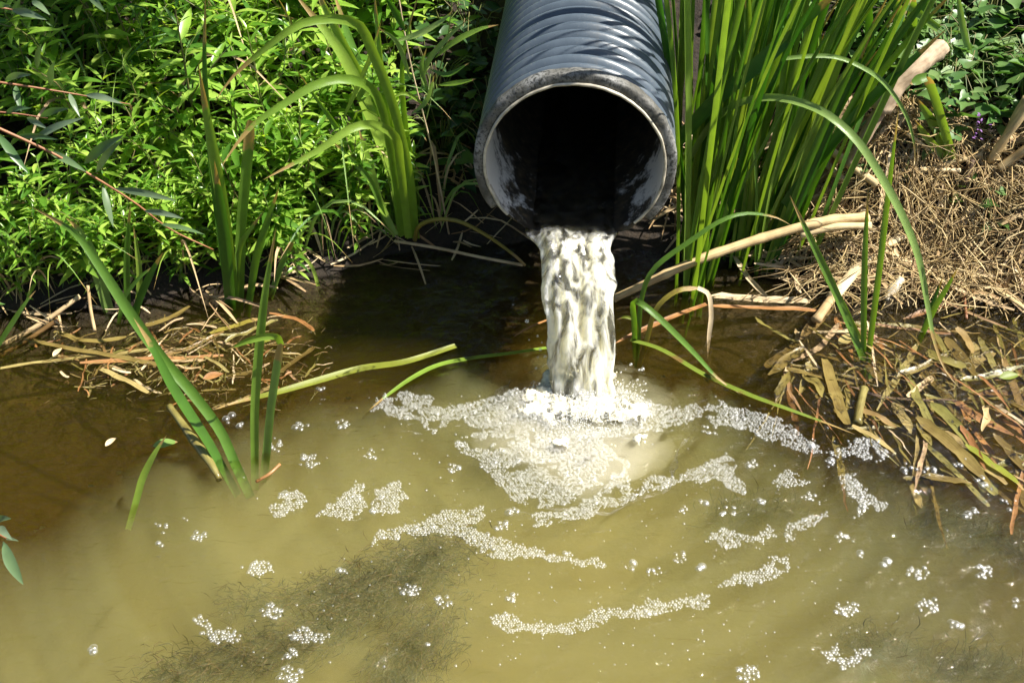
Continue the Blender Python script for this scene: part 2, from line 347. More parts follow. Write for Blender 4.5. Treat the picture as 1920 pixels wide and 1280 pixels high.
def stream_mat():
    m, N, L, out = nt("falling_water")
    tc = N("TexCoord"); mp = N("Mapping"); mp.inputs["Scale"].default_value = (34, 34, 3.2); L(tc.outputs["Object"], mp.inputs[0])
    n = N("TexNoise", Scale=1.6, Detail=3.0, Distortion=.6); L(mp.outputs[0], n.inputs["Vector"])
    r0 = ramp(N, [(.38, (.06, .06, .06)), (.62, (.92, .92, .92))]); L(n.outputs["Fac"], r0.inputs[0])
    su = N("SeparateXYZ"); L(tc.outputs["UV"], su.inputs[0]); am = N("MapRange"); am.inputs[1].default_value = -.02; am.inputs[2].default_value = .16; am.inputs[3].default_value = .05; L(su.outputs["Y"], am.inputs[0])   # air mixes in at the lip
    r = N("MixRGB", blend_type='MULTIPLY'); r.inputs[0].default_value = 1; L(r0.outputs[0], r.inputs[1]); L(am.outputs[0], r.inputs[2])
    mp2 = N("Mapping"); mp2.inputs["Scale"].default_value = (80, 80, 9); L(tc.outputs["Object"], mp2.inputs[0])
    n2 = N("TexNoise", Scale=1.5, Detail=2.0); L(mp2.outputs[0], n2.inputs["Vector"])
    b = N("Bump", Strength=.9, Distance=.006); L(n2.outputs["Fac"], b.inputs["Height"])
    g = N("BsdfPrincipled", Roughness=.08, IOR=1.33); g.inputs["Base Color"].default_value = (.80, .82, .74, 1); g.inputs["Transmission Weight"].default_value = 1.0
    d = N("BsdfPrincipled", Roughness=.22); d.inputs["Base Color"].default_value = (.92, .87, .70, 1); d.inputs["Specular IOR Level"].default_value = .6; d.inputs["Subsurface Weight"].default_value = 1.0; d.inputs["Subsurface Radius"].default_value = (1, .97, .8); d.inputs["Subsurface Scale"].default_value = .035; d.inputs["Coat Weight"].default_value = 1.0; d.inputs["Coat Roughness"].default_value = .05
    tl = N("BsdfTranslucent"); tl.inputs[0].default_value = (.90, .85, .66, 1)
    md = N("MixShader"); md.inputs[0].default_value = .15; L(d.outputs[0], md.inputs[1]); L(tl.outputs[0], md.inputs[2])
    L(b.outputs[0], g.inputs["Normal"]); L(b.outputs[0], d.inputs["Normal"])
    ms = N("MixShader"); L(r.outputs[0], ms.inputs[0]); L(g.outputs[0], ms.inputs[1]); L(md.outputs[0], ms.inputs[2]); L(ms.outputs[0], out.inputs[0]); return m
M['stream'] = stream_mat()

# ------------------------------------------------------------------ ground (bank, pond bed) and water
SX = np.array([-60, -2.5, -1.4, -1.0, -.6, -.35, -.1, .12, .3, .5, .7, 1.0, 1.4, 2.5, 60])
SY = np.array([1.6, 1.75, 1.84, 1.87, 1.94, 2.04, 2.12, 2.16, 2.08, 2.02, 1.95, 1.93, 1.90, 1.8, 1.6])
def sstep(x, a, b): t = np.clip((x - a) / (b - a), 0, 1); return t * t * (3 - 2 * t)
def ground_z(X, Y):
    X = np.asarray(X, float); Y = np.asarray(Y, float)
    d = Y - np.interp(X, SX, SY) + .03 * fbm(X * 5, Y * 5, 0, 11, 2)
    under = -.30 * (1 - np.exp(np.minimum(d, 0) / .42))
    heap = .15 * sstep(X, .5, .75) * sstep(d, 0.0, .22)
    dd = np.maximum(d, 0)
    over = np.minimum(.42 * dd, .42 * 1.8 + .03 * (dd - 1.8)) + heap + .03 * sstep(dd, 0, .1) * fbm(X * 7, Y * 7, 0, 3, 3)
    over = np.where(dd > 2.4, np.minimum(over, .9), over)
    z = np.where(d < 0, under, over)
    dn = np.maximum(-.25 - Y, 0)                                    # the near bank, behind the camera
    z = np.where(dn > 0, np.minimum(-.30 + dn * .8, .12 + .02 * np.minimum(dn, 8)), z)
    return z
def axis(fine0, fine1, step, far):
    a = np.arange(fine0, fine1 + 1e-6, step); g = step * 1.35 ** np.arange(1, 60); g = np.cumsum(g)
    lo = fine0 - g; hi = fine1 + g
    return np.r_[lo[lo > -far][::-1], a, hi[hi < far]]
def grid_faces(nx, ny):
    i = np.arange(nx - 1)[None, :] + np.arange(ny - 1)[:, None] * nx
    return np.stack([i, i + 1, i + 1 + nx, i + nx], -1).reshape(-1, 4)
ax, ay = axis(-1.7, 1.7, .02, 90), axis(.6, 3.4, .02, 90)
GX, GY = np.meshgrid(ax, ay); GZ = ground_z(GX, GY)
g = put("ground", np.stack([GX, GY, GZ], -1).reshape(-1, 3), grid_faces(len(ax), len(ay)), M['soil'], origin=np.zeros(3))
tag(g, "dark brown soil bank and muddy pond bed", kind="structure")

IMP = PZ(1093, 735, 0)                                              # where the falling water meets the pond
def water_h(X, Y):
    r = np.hypot(X - IMP[0], (Y - IMP[1]))
    a = np.arctan2(Y - IMP[1], X - IMP[0])
    rr = r + .02 * fbm(X * 6, Y * 6, 0, 21, 2)
    h = .0042 * np.sin(rr * 2 * np.pi / .062) * np.exp(-r / .22) * (.6 + .5 * vnoise(a * 1.3, r * 4, 0, 5))
    h = h + .0013 * np.sin(rr * 2 * np.pi / .085 + 1) * np.exp(-r / .7) * np.clip(vnoise(X * 3, Y * 3, 0, 8) + .4, 0, 1)
    h = h + .0026 * fbm(X * 9 + Y * 3, Y * 13, 0, 31, 3) * (.35 + .65 * sstep(r, 1.2, .2))
    h = h + .0022 * fbm(X * 26, Y * 34, 0, 41, 2) * np.exp(-r / .28) + .0011 * fbm(X * 30, Y * 44, 0, 43, 2)
    c2 = PZ(165, 965, 0); r2 = np.hypot(X - c2[0], Y - c2[1]); h = h + .0012 * np.sin(r2 * 2 * np.pi / .022) * np.exp(-r2 / .055)
    return h
ax2, ay2 = axis(-1.4, 1.4, .0075, 20), np.arange(-.35, 2.26, .0075)
WX, WY = np.meshgrid(ax2, ay2); WZ = water_h(WX, WY)
nx, ny = len(ax2), len(ay2)
top = np.stack([WX, WY, WZ], -1).reshape(-1, 3)
ring = list(range(nx)) + [nx * (j + 1) - 1 for j in range(1, ny)] + list(range(nx * ny - 2, nx * (ny - 1) - 1, -1)) + [nx * j for j in range(ny - 2, 0, -1)]
low = top[ring].copy(); low[:, 2] = -.62
b0 = len(top); nr = len(ring)
FB = grid_faces(nx, ny).tolist()
FB += [[ring[(i + 1) % nr], ring[i], b0 + i, b0 + (i + 1) % nr] for i in range(nr)] + [[b0 + i for i in range(nr)][::-1]]
w = put("water", np.vstack([top, low]), FB, M['water'], origin=np.zeros(3)); tag(w, "murky olive green pond water", kind="structure")

# ------------------------------------------------------------------ the drain pipe
PC = PY(1077, 312, 1.765)                                           # centre of the mouth
PAX = unit(np.array([math.sin(R(4.7)), math.cos(R(4.7)), math.tan(R(.8))]))       # axis, running back into the bank
PUP = unit(np.cross(np.cross(PAX, [0, 0, 1]), PAX)); PSX = np.cross(PAX, PUP)
RO, RI, PL = .180, .158, 2.3
def ring_pts(r, s, th): return (PC + np.asarray(s)[..., None] * PAX + (np.asarray(r) * np.cos(th))[..., None] * PSX + (np.asarray(r) * np.sin(th))[..., None] * PUP)
def revolve(prof, k=72, th0=0.0, th1=2 * np.pi, jit=None):
    closed = abs(th1 - th0 - 2 * np.pi) < 1e-6
    th = np.linspace(th0, th1, k, endpoint=not closed); prof = np.asarray(prof, float); n = len(prof)
    r = np.tile(prof[:, 0][:, None], (1, k)); s = np.tile(prof[:, 1][:, None], (1, k)); TH = np.tile(th[None], (n, 1))
    if jit is not None: r, s = jit(r, s, TH)
    V = ring_pts(r, s, TH).reshape(-1, 3)
    kk = k if closed else k - 1
    F = [[i * k + j, i * k + (j + 1) % k, (i + 1) * k + (j + 1) % k, (i + 1) * k + j] for i in range(n - 1) for j in range(kk)]
    down = (1 - np.sin(TH)) / 2
    return V, F, np.stack([down.ravel(), s.ravel()], 1)
pipe = thing("drain_pipe", PC, "large blue grey corrugated plastic drain pipe pouring water into the pond", "pipe")
V, F, U = revolve([(RO - .0202, .012), (RO - .0202, PL)], 72); wall_ = put("pipe_wall", V, F, M['pipe'], pipe, uv=U)
# one rounded rib, repeated along the pipe
PITCH_R = .0335
a = np.linspace(0, 1, 11)
prof = np.stack([RO - .0205 + .0205 * np.sin(np.pi * a) ** .8, (a - .5) * (PITCH_R - .0026)], 1)
V, F, U = revolve(prof, 80)
ribm = mesh("rib", V - PC, F, M['pipe'], True, U)
for i in range(42):
    o = link("rib", ribm, wall_); o.location = Vector(PAX * (.020 + PITCH_R * (i + .5)))
# sawn end of the outer wall: reaches from the lower left over the top to the lower right
def ragged(r, s, TH):
    s = s + .0012 * fbm(TH * 5, r * 30, 0, 2, 3) + .0005 * vnoise(TH * 22, r * 90, 0, 9)
    r = r + np.where(r > RO - .006, .0010 * fbm(TH * 7, 0, 0, 4, 3), 0); return r, s
P0 = [(RI + .004, .02), (RI + .004, .001), (RI + .0075, -.0005), (RI + .015, 0), (RO - .003, .0005), (RO, .003), (RO, .021)]
V, F, U = revolve(P0, 150, R(-37), R(213), ragged)
k = 150; F += [[i * k for i in range(len(P0))], [i * k + k - 1 for i in range(len(P0))][::-1]]
put("sawn_rim", V, F, M['rim'], pipe, uv=U)
def crusty(r, s, TH): return r + .006 * fbm(TH * 9, s * 60, 0, 6, 3), s + .007 * fbm(TH * 7, r * 60, 0, 7, 3)
V, F, U = revolve([(RI + .003, .03), (RI + .003, .016), (RI + .010, .013), (RO - .008, .018), (RO - .004, .03)], 90, R(213), R(323), crusty)
put("crusted_rim", V, F, M['crust'], pipe, uv=U); 
def lipj(r, s, TH): return r + .0006 * fbm(TH * 5, 0, 0, 12, 4), s + .0012 * fbm(TH * 6, 0, 0, 13, 4) 
V, F, U = revolve([(RI, .008), (RI - .0004, -.003), (RI + .002, -.0045), (RI + .0045, -.003), (RI + .0045, .008)], 150, R(-45), R(222), lipj)
put("liner_edge", V, F, M['lip'], pipe, uv=U)
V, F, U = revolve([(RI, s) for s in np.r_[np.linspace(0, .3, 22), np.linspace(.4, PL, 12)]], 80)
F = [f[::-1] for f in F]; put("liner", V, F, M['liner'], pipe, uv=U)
th = np.linspace(0, 2 * np.pi, 48, endpoint=False); put("end_plug", ring_pts(RO - .001, PL + .001, th), [list(range(48))], M['soil'], pipe)

# ------------------------------------------------------------------ falling water, froth, splashes, plume
lip = PC - PUP * (RI - .012)
def stream_center(s):                                               # s < 0 inside the pipe; 0..1 the fall
    s = np.asarray(s, float)
    inside = lip[None] + PAX[None] * (-s)[:, None] * .5
    fall = lip[2] + .05; dy = IMP[1] - lip[1]; dx = IMP[0] - lip[0]
    t = np.clip(s, 0, 2)
    out = np.stack([lip[0] + dx * t, lip[1] + dy * t, lip[2] - .0 - (.12 * t + .88 * t * t) * (lip[2] + .0)], 1)
    return np.where((s < 0)[:, None], inside, out)
ns, nth = 150, 110
S = np.r_[np.linspace(-3.2, 0, 30, endpoint=False), np.linspace(0, 1.06, ns - 30)]
C = stream_center(S); T = unit(np.gradient(C, axis=0)); A = np.tile(np.array([1.0, 0, 0]), (ns, 1)); B = unit(np.cross(A, T))
th = np.linspace(0, 2 * np.pi, nth, endpoint=False)
hw = np.interp(S, [-1, -.05, .12, .5, 1.06], [.092, .082, .074, .068, .056]); ht = np.interp(S, [-1, 0, .3, 1.06], [.014, .014, .020, .024])
ct, st = np.cos(th), np.sin(th)
X = hw[:, None] * np.sign(ct) * np.abs(ct) ** .8; Yt = ht[:, None] * np.sign(st) * np.abs(st) ** .75
amp = np.interp(S, [-1, -.1, .15, 1.06], [.001, .0025, .0085, .0105])[:, None]
sl_ = np.cumsum(np.r_[0, np.linalg.norm(np.diff(C, axis=0), axis=1)])[:, None]
nz = fbm(X * 46 + 3, sl_ * 7 + 0 * X, Yt * 20, 51, 3)
nz = nz + .6 * np.abs(vnoise(X * 75, sl_ * 11 + 0 * X, 0, 52))
Yt = Yt + amp * nz * np.where(st > -.2, 1.0, .3)[None]
X = X * (1 + .09 * vnoise(sl_ * 22 + 0 * X, np.sign(ct)[None] * 3.0 + 0 * X, 0, 53) + .035 * vnoise(sl_ * 60 + 0 * X, np.sign(ct)[None] * 7.0 + 0 * X, 0, 54))
V = (C[:, None] + X[..., None] * A[:, None] - Yt[..., None] * B[:, None] * np.sign(-B[:, 1])[:, None, None] * -1).reshape(-1, 3)
F = [[i * nth + j, i * nth + (j + 1) % nth, (i + 1) * nth + (j + 1) % nth, (i + 1) * nth + j] for i in range(ns - 1) for j in range(nth)]
F += [list(range(nth))[::-1], [(ns - 1) * nth + j for j in range(nth)]]
o = put("water_stream", V, F, M['stream'], origin=IMP, uv=np.stack([np.tile(th, ns), np.repeat(S, nth)], 1)); tag(o, "cloudy cream coloured water falling from the pipe mouth", "water stream")

def icosphere(sub=2):
    import bmesh
    bm = bmesh.new(); bmesh.ops.create_icosphere(bm, subdivisions=sub, radius=1.0)
    V = np.array([v.co[:] for v in bm.verts]); F = np.array([[v.index for v in f.verts] for f in bm.faces]); bm.free(); return V, F
IV2, IF2 = icosphere(2); IV1, IF1 = icosphere(1); IV3, IF3 = icosphere(3)
def dome(V, F):
    keep = (V[F][:, :, 2] > -.35).all(1); F = F[keep]; u, inv = np.unique(F, return_inverse=True); return V[u], inv.reshape(F.shape)
DV, DF = dome(IV2, IF2); DV3, DF3 = dome(IV3, IF3)
def scatter(V, F, pos, rad, squash=None):
    pos = np.asarray(pos); rad = np.asarray(rad); n = len(V)
    W = V[None] * rad[:, None, None]
    if squash is not None: W = W * np.asarray(squash)[None, None]
    W = W + pos[:, None]
    FF = (F[None] + (np.arange(len(pos)) * n)[:, None, None]).reshape(-1, F.shape[1]); return W.reshape(-1, 3), FF
def fast_put(name, V, F, mat, origin=np.zeros(3)):
    m = bpy.data.meshes.new(name); F = np.asarray(F); nf = len(F); kf = F.shape[1]
    m.vertices.add(len(V)); m.vertices.foreach_set("co", (np.asarray(V) - origin).astype(np.float32).ravel())
    m.loops.add(nf * kf); m.loops.foreach_set("vertex_index", F.astype(np.int32).ravel())
    m.polygons.add(nf); m.polygons.foreach_set("loop_start", np.arange(0, nf * kf, kf, dtype=np.int32))
    m.polygons.foreach_set("use_smooth", np.ones(nf, bool)); m.update(calc_edges=True); m.materials.append(mat)
    return link(name, m, None, origin)

# froth mound where the water lands
fx, fy = np.meshgrid(np.arange(-.14, .1401, .0028), np.arange(-.15, .0701, .0028))
fr_ = np.hypot(fx / .080, (fy + .025) / .070) * (1 + .60 * fbm(fx * 20, fy * 20, 0, 71, 4)) + .55 * np.maximum(fbm(fx * 60, fy * 60, 0, 74, 3), 0)
fz = .011 * np.exp(-fr_ ** 2 * 1.3) + .0035 * np.exp(-fr_ ** 2) * fbm(fx * 120, fy * 120, 0, 72, 3) + .0016 * vnoise(fx * 330, fy * 330, 0, 73)
fz = fz - .006 * sstep(fr_, .7, 1.1)
ff_ = grid_faces(fx.shape[1], fx.shape[0]); ff_ = ff_[(fr_.ravel()[ff_] < 1.12).all(1)]; uu_, ii_ = np.unique(ff_, return_inverse=True)
froth_base = (np.stack([fx + IMP[0], fy + IMP[1], fz], -1).reshape(-1, 3)[uu_], ii_.reshape(-1, 4))
n = 5000
rr = np.abs(rng.normal(0, 1.2, n)); aa = rng.uniform(0, 2 * np.pi, n)
px = IMP[0] + rr * .060 * np.cos(aa) + rng.normal(0, .008, n); py = IMP[1] - .012 + rr * .050 * np.sin(aa) - .018 * np.abs(rng.normal(0, 1, n))
pr = np.hypot((px - IMP[0]) / .062, (py - IMP[1] + .02) / .055)
pz = .020 * np.exp(-pr ** 2 * .8) * rng.uniform(0, 1, n) + .002; kp_ = (pr < 1.9) & (py < IMP[1] + .03); px, py, pz = px[kp_], py[kp_], pz[kp_]; n = len(px)
V, F = scatter(IV1, IF1, np.stack([px, py, pz], 1), rng.uniform(.0005, .0015, n))
o = fast_put("froth", V, F, M['froth'], IMP); tag(o, "churned white froth where the falling water lands", "froth", kind="stuff")
M["foam_base"] = plain("creamy_froth", (.60, .56, .42), .45, .35, 120, .9); q_ = put("froth_mound", froth_base[0], froth_base[1], M["foam_base"], o)
# droplets thrown up around it
n = 70
aa = rng.uniform(0, 2 * np.pi, n); rr = .045 + np.abs(rng.normal(0, .055, n)); 
pos = np.stack([IMP[0] + rr * np.cos(aa) * 1.2, IMP[1] + .01 + rr * np.sin(aa) * .8, .004 + np.abs(rng.normal(0, .022, n)) * np.exp(-rr * 5)], 1)
ex = np.array([PY(988, 602, 1.70), PY(1008, 630, 1.69), PY(1013, 655, 1.69), PY(1022, 668, 1.68), PY(1016, 642, 1.7), PY(992, 637, 1.7), PY(1005, 690, 1.66), PY(962, 571, 1.72), PY(1183, 683, 1.67), PY(1205, 692, 1.66), PY(1195, 712, 1.65)])
pos = np.vstack([pos, ex]); rad = np.r_[rng.uniform(.0008, .0026, n), np.array([.0042, .0024, .0036, .0030, .0018, .0016, .0026, .0015, .0032, .0040, .0030])]
V, F = scatter(IV2, IF2, pos, rad); o = fast_put("splash_droplets", V, F, M['drop'], IMP); tag(o, "small clear droplets flung up around the landing water", "droplets", kind="stuff")
# air bubbles churned into the water just under the landing point
m_, N_m, L_m, out_m = nt("aerated_water"); sc_ = N_m("VolumeScatter", Density=36.0); sc_.inputs["Color"].default_value = (.99, .95, .74, 1); L_m(sc_.outputs[0], out_m.inputs["Volume"])
AV, AF = icosphere(5); kk_ = 1.1 + .2 * fbm(AV[:, 0] * 2, AV[:, 1] * 2, AV[:, 2] * 2, 91, 3)
o = fast_put("aerated_water", np.stack([IMP[0] - .005 + AV[:, 0] * .18 * kk_, IMP[1] - .085 + AV[:, 1] * .17 * kk_, -.0085 - np.where(AV[:, 2] < 0, .06 * np.abs(AV[:, 2]) ** 5, 0)], 1), AF, m_, IMP); tag(o, "milky aerated water churned up under the froth", "aerated water", kind="stuff")
# pale silt cloud under the surface (even density, closed)
PLB = np.array([PZ(*p)[:2] for p in [(-260,1330),(-150,1030),(40,960),(170,890),(310,815),(460,750),(620,728),(760,690),(900,655),(1010,640),(1180,655),(1320,690),(1450,765),(1560,830),(1750,900),(2060,985),(2300,1330)]] + [(1.0, -.2), (-1.0, -.2)])
qx, qy = np.meshgrid(np.arange(-1.25, 1.2501, .009), np.arange(-.25, 1.95, .009))
wx_ = qx + .04 * fbm(qx * 4, qy * 4, 0, 61, 3); wy_ = qy + .04 * fbm(qx * 4, qy * 4, 7, 62, 3)
def poly_dist(P, x, y):
    d = np.full(x.shape, 9.0); n_ = len(P)
    for a_ in range(n_):
        p, q = P[a_], P[(a_ + 1) % n_]; e = q - p; t_ = np.clip(((x - p[0]) * e[0] + (y - p[1]) * e[1]) / (e @ e), 0, 1); d = np.minimum(d, np.hypot(x - p[0] - t_ * e[0], y - p[1] - t_ * e[1]))
    return np.where(inside(P, x.ravel(), y.ravel()).reshape(x.shape), d, -d)
def inside(poly, x, y):
    r = np.zeros(len(x), bool); n = len(poly); j = n - 1
    for i in range(n):
        xi, yi = poly[i]; xj, yj = poly[j]
        c = ((yi > y) != (yj > y)) & (x < (xj - xi) * (y - yi) / (yj - yi + 1e-12) + xi); r ^= c; j = i
    return r
pd_ = poly_dist(PLB, wx_, wy_).ravel(); N_ = pd_.size
ra_ = np.hypot(qx - IMP[0], qy - IMP[1]); an_ = np.arctan2(qy - IMP[1], qx - IMP[0])
swirl = np.clip(.9 + .22 * fbm(an_ * 1.2 + ra_ * 5 + .3 * fbm(qx * 5, qy * 5, 0, 64, 2), ra_ * 9, 0, 63, 4) + .10 * fbm(an_ * 4 - ra_ * 9, ra_ * 26, 0, 66, 3), .25, 1.6)
thick = .20 * (1 - np.exp(-np.maximum(pd_, 0) / .18)) * (np.where(qx.ravel() < .04, .34, .24) + .66 * np.exp(-((qx.ravel() - .04) / np.where(qx.ravel() < .04, .62, .40)) ** 2)) * swirl.ravel()
cl_ = np.clip(.35 + .75 * fbm(an_ * 1.6 + ra_ * 7, ra_ * 14, 3, 67, 4) + .35 * fbm(an_ * 5 - ra_ * 12, ra_ * 38, 0, 68, 2), 0, 1.2)
topv = np.stack([qx.ravel(), qy.ravel(), -.010 - .011 * cl_.ravel() * sstep(ra_.ravel(), .10, .30)], 1); botv = topv.copy(); botv[:, 2] -= np.maximum(thick, 0)
fa = grid_faces(qx.shape[1], qx.shape[0]); fa = fa[(pd_[fa] > 0).any(1)]; bi_ = np.where(pd_ > 0, np.arange(N_) + N_, np.arange(N_))
o = fast_put("silt_plume", np.vstack([topv, botv]), np.vstack([fa, bi_[fa][:, ::-1]]), M['plume']); tag(o, "pale silt cloud in the water spreading from the falling stream", "silt", kind="stuff")

# ------------------------------------------------------------------ foam
def inside(poly, x, y):
    r = np.zeros(len(x), bool); n = len(poly); j = n - 1
    for i in range(n):
        xi, yi = poly[i]; xj, yj = poly[j]
        c = ((yi > y) != (yj > y)) & (x < (xj - xi) * (y - yi) / (yj - yi + 1e-12) + xi); r ^= c; j = i
    return r
def pack(poly, rmin, rmax, holes=0.0, seed=1):
    P = np.array([PZ(*p)[:2] for p in poly]); lo, hi = P.min(0) - .01, P.max(0) + .01
    sp = (rmin + rmax) * .88; rg = np.random.default_rng(seed); rows = np.arange(lo[1], hi[1], sp * .87); pts = []
    for i, yv in enumerate(rows):
        xs = np.arange(lo[0] + (i % 2) * sp / 2, hi[0], sp); pts.append(np.stack([xs, np.full(len(xs), yv)], 1))
    Q = np.vstack(pts); Q = Q + rg.normal(0, sp * .15, Q.shape)
    wx = Q[:, 0] + .008 * fbm(Q[:, 0] * 45, Q[:, 1] * 45, 0, seed, 3); wy = Q[:, 1] + .006 * fbm(Q[:, 0] * 45, Q[:, 1] * 45, 5, seed + 9, 3)
    k = inside(P, wx, wy)
    k &= rg.uniform(0, 1, len(Q)) < .95
    if holes: k &= fbm(Q[:, 0] * 28, Q[:, 1] * 36, 0, seed + 3, 3) < (1.0 - holes)
    Q = Q[k]; rad = rg.uniform(rmin * .8, rmax, len(Q)); big = rg.uniform(0, 1, len(Q)) > .975; rad[big] *= rg.uniform(1.4, 2.3, big.sum())
    return np.stack([Q[:, 0], Q[:, 1], water_h(Q[:, 0], Q[:, 1]) + rad * .05], 1), rad
FOAM = [
 ("main", [(690,768),(715,742),(770,735),(805,742),(830,765),(880,755),(925,742),(985,725),(1020,705),(1060,715),(1140,712),(1190,735),(1260,765),(1312,758),(1318,780),(1270,800),(1200,812),(1130,822),(1150,850),(1180,880),(1120,905),(1075,935),(1020,948),(960,935),(930,900),(900,862),(872,852),(858,832),(885,802),(850,790),(815,815),(790,790),(740,785)], 0.0019, 0.0031, .32, "wide lacy sheet of white foam spreading from the landing water"),
 ("r", [(1322,768),(1335,752),(1372,750),(1420,775),(1475,790),(1520,820),(1545,850),(1505,845),(1465,838),(1440,822),(1400,800),(1365,802),(1330,790)], 0.0021, 0.0034, .25, "long foam streak below the yellow floating blade right of the stream"),
 ("r2", [(1545,850),(1600,825),(1640,818),(1668,850),(1652,868),(1600,856)], 0.0025, 0.0042, .05, "foam tuft of coarse bubbles near the tip of the yellow floating blade"),
 ("m", [(1310,872),(1368,850),(1385,900),(1402,925),(1370,925),(1340,898),(1290,905),(1200,928),(1130,955),(1090,978),(1000,988),(998,965),(1060,955),(1130,918),(1152,890),(1230,892),(1290,885)], 0.0019, 0.0031, .22, "curling foam ribbon below and to the right of the landing water"),
 ("l", [(703,1020),(704,1000),(760,985),(810,965),(840,955),(905,950),(908,968),(880,985),(920,1005),(1000,1025),(1080,1045),(1140,1053),(1132,1066),(1050,1056),(978,1042),(960,1052),(925,1046),(890,1026),(860,1006),(820,996),(770,1002),(722,1006)], 0.0020, 0.0031, .12, "branching foam streak across the middle of the pond"),
 ("a", [(500,950),(520,930),(572,920),(580,935),(552,960),(520,972)], 0.0022, 0.0034, .05, "oval foam patch to the left of two joined patches"),
 ("b", [(597,968),(612,945),(640,932),(665,900),(682,905),(674,930),(690,947),(650,975)], 0.0020, 0.0031, .05, "foam patch with a pointed upper tip"),
 ("c", [(692,945),(715,905),(742,900),(770,930),(745,960),(710,966)], 0.0020, 0.0031, .05, "rounded foam patch just above the branching streak"),
 ("d", [(915,1155),(940,1148),(990,1165),(1070,1165),(1130,1140),(1200,1130),(1290,1120),(1320,1114),(1326,1136),(1240,1150),(1170,1156),(1110,1176),(1040,1186),(960,1182),(930,1170)], 0.0019, 0.0029, .05, "thin curved foam line, lowest of the long streaks"),
 ("e", [(1340,1102),(1380,1076),(1420,1060),(1460,1040),(1485,1048),(1482,1075),(1430,1090),(1380,1100)], 0.0021, 0.0031, .05, "comet shaped foam patch with a rounded right end"),
 ("f", [(1578,895),(1600,888),(1625,915),(1672,945),(1666,960),(1625,960),(1598,976),(1608,950),(1583,920)], 0.0022, 0.0035, .03, "large slanting foam patch below the dead reed mat"),
 ("g", [(1320,1012),(1350,990),(1400,1006),(1440,985),(1456,1010),(1400,1017),(1365,1032)], 0.0021, 0.0031, .15, "ragged two lobed foam patch above the comet shaped one"),
 ("h", [(1470,985),(1546,963),(1542,985),(1492,1000),(1480,1016)], 0.0022, 0.0032, .05, "wedge shaped foam patch under the slanting one"),
 ("i", [(1440,905),(1475,878),(1506,900),(1502,916),(1462,910)], 0.0022, 0.0032, .1, "triangular foam patch beside the curling ribbon"),
 ("j", [(1540,1220),(1592,1212),(1632,1225),(1602,1252),(1580,1252)], 0.0022, 0.0039, .1, "foam patch floating over weed near the bottom right"),
 ("k", [(445,1065),(470,1050),(515,1053),(517,1075),(470,1082)], 0.0024, 0.0041, 0, "oval bubble raft over pale water at lower left"),
 ("n", [(360,1165),(385,1158),(412,1180),(452,1183),(446,1202),(400,1200)], 0.0022, 0.0039, 0, "bean shaped bubble raft near the bottom left"),
 ("o", [(540,1190),(565,1176),(612,1190),(600,1206),(560,1202)], 0.0022, 0.0035, 0, "bubble raft beside dark weed below the bean shaped one"),
]
for i, (k_, poly, r0, r1, h, lab) in enumerate(FOAM):
    pos, rad = pack(poly, r0, r1, h, 100 + i * 7)
    V, F = scatter(DV, DF, pos, rad, (1, 1, .55)); c = pos.mean(0); c[2] = 0
    o = fast_put("foam_patch", V, F, M['bubble'], c); tag(o, lab, "foam", "foam patches on the pond")
# loose bubbles and tiny clusters
pos, rad = [], []
for (x, y, r, n) in [(580,865,20,26),(645,795,14,12),(693,853,14,12),(848,880,14,16),(300,990,16,7),(375,1005,16,10),(345,975,6,2),(303,1020,8,4),(440,790,18,6),(510,835,20,16),(445,1180,0,0),(767,1107,20,22),(830,1128,16,16),(645,1070,12,4),(510,1145,20,26),(545,1225,12,12),(545,1265,24,30),(960,1120,12,14),(940,985,14,18),(960,960,10,8),(1275,1045,14,14),(1310,1063,8,8),(1585,1140,24,34),(1740,1135,20,22),(1720,1073,20,26),(1843,1072,18,26),(1660,1053,12,8),(1580,1008,14,14),(1515,930,14,12),(1365,960,18,14),(1320,940,8,6),(1280,955,10,8),(1820,965,16,8),(1890,945,18,5),(1805,873,20,6),(1705,878,16,8),(1745,885,14,8),(1555,870,12,8),(1845,908,18,8),(1400,1262,22,26),(800,1210,6,3),(1790,1170,14,6),(600,730,8,4),(565,800,12,8),(175,1220,8,4),(1900,1130,10,4),(1610,1040,8,3),(1425,940,8,6),(1520,835,8,6),(700,960,6,4),(1180,1060,12,6),(1225,1072,14,12),(1410,870,10,7),(1330,805,14,12)]:
    for q in range(n):
        a_ = random.uniform(0, 6.28); d_ = r * math.sqrt(random.random())
        p = PZ(x + d_ * math.cos(a_), y + d_ * math.sin(a_) * .7); rd = random.uniform(.0022, .0048) * (1.6 if n < 9 and random.random() < .4 else 1)
        p[2] = rd * .1; pos.append(p); rad.append(rd)
for q in range(420):
    x, y = random.gauss(1100, 330), random.uniform(740, 1250)
    if 380 < x < 1900:
        p = PZ(x, y); rd = random.uniform(.0010, .0026); p[2] = rd * .1; pos.append(p); rad.append(rd)
V, F = scatter(DV3, DF3, np.array(pos), np.array(rad), (1, 1, .7)); o = fast_put("loose_bubbles", V, F, M['clear_bubble']); tag(o, "loose bubbles and tiny bubble clusters scattered over the pond", "bubbles", kind="stuff")

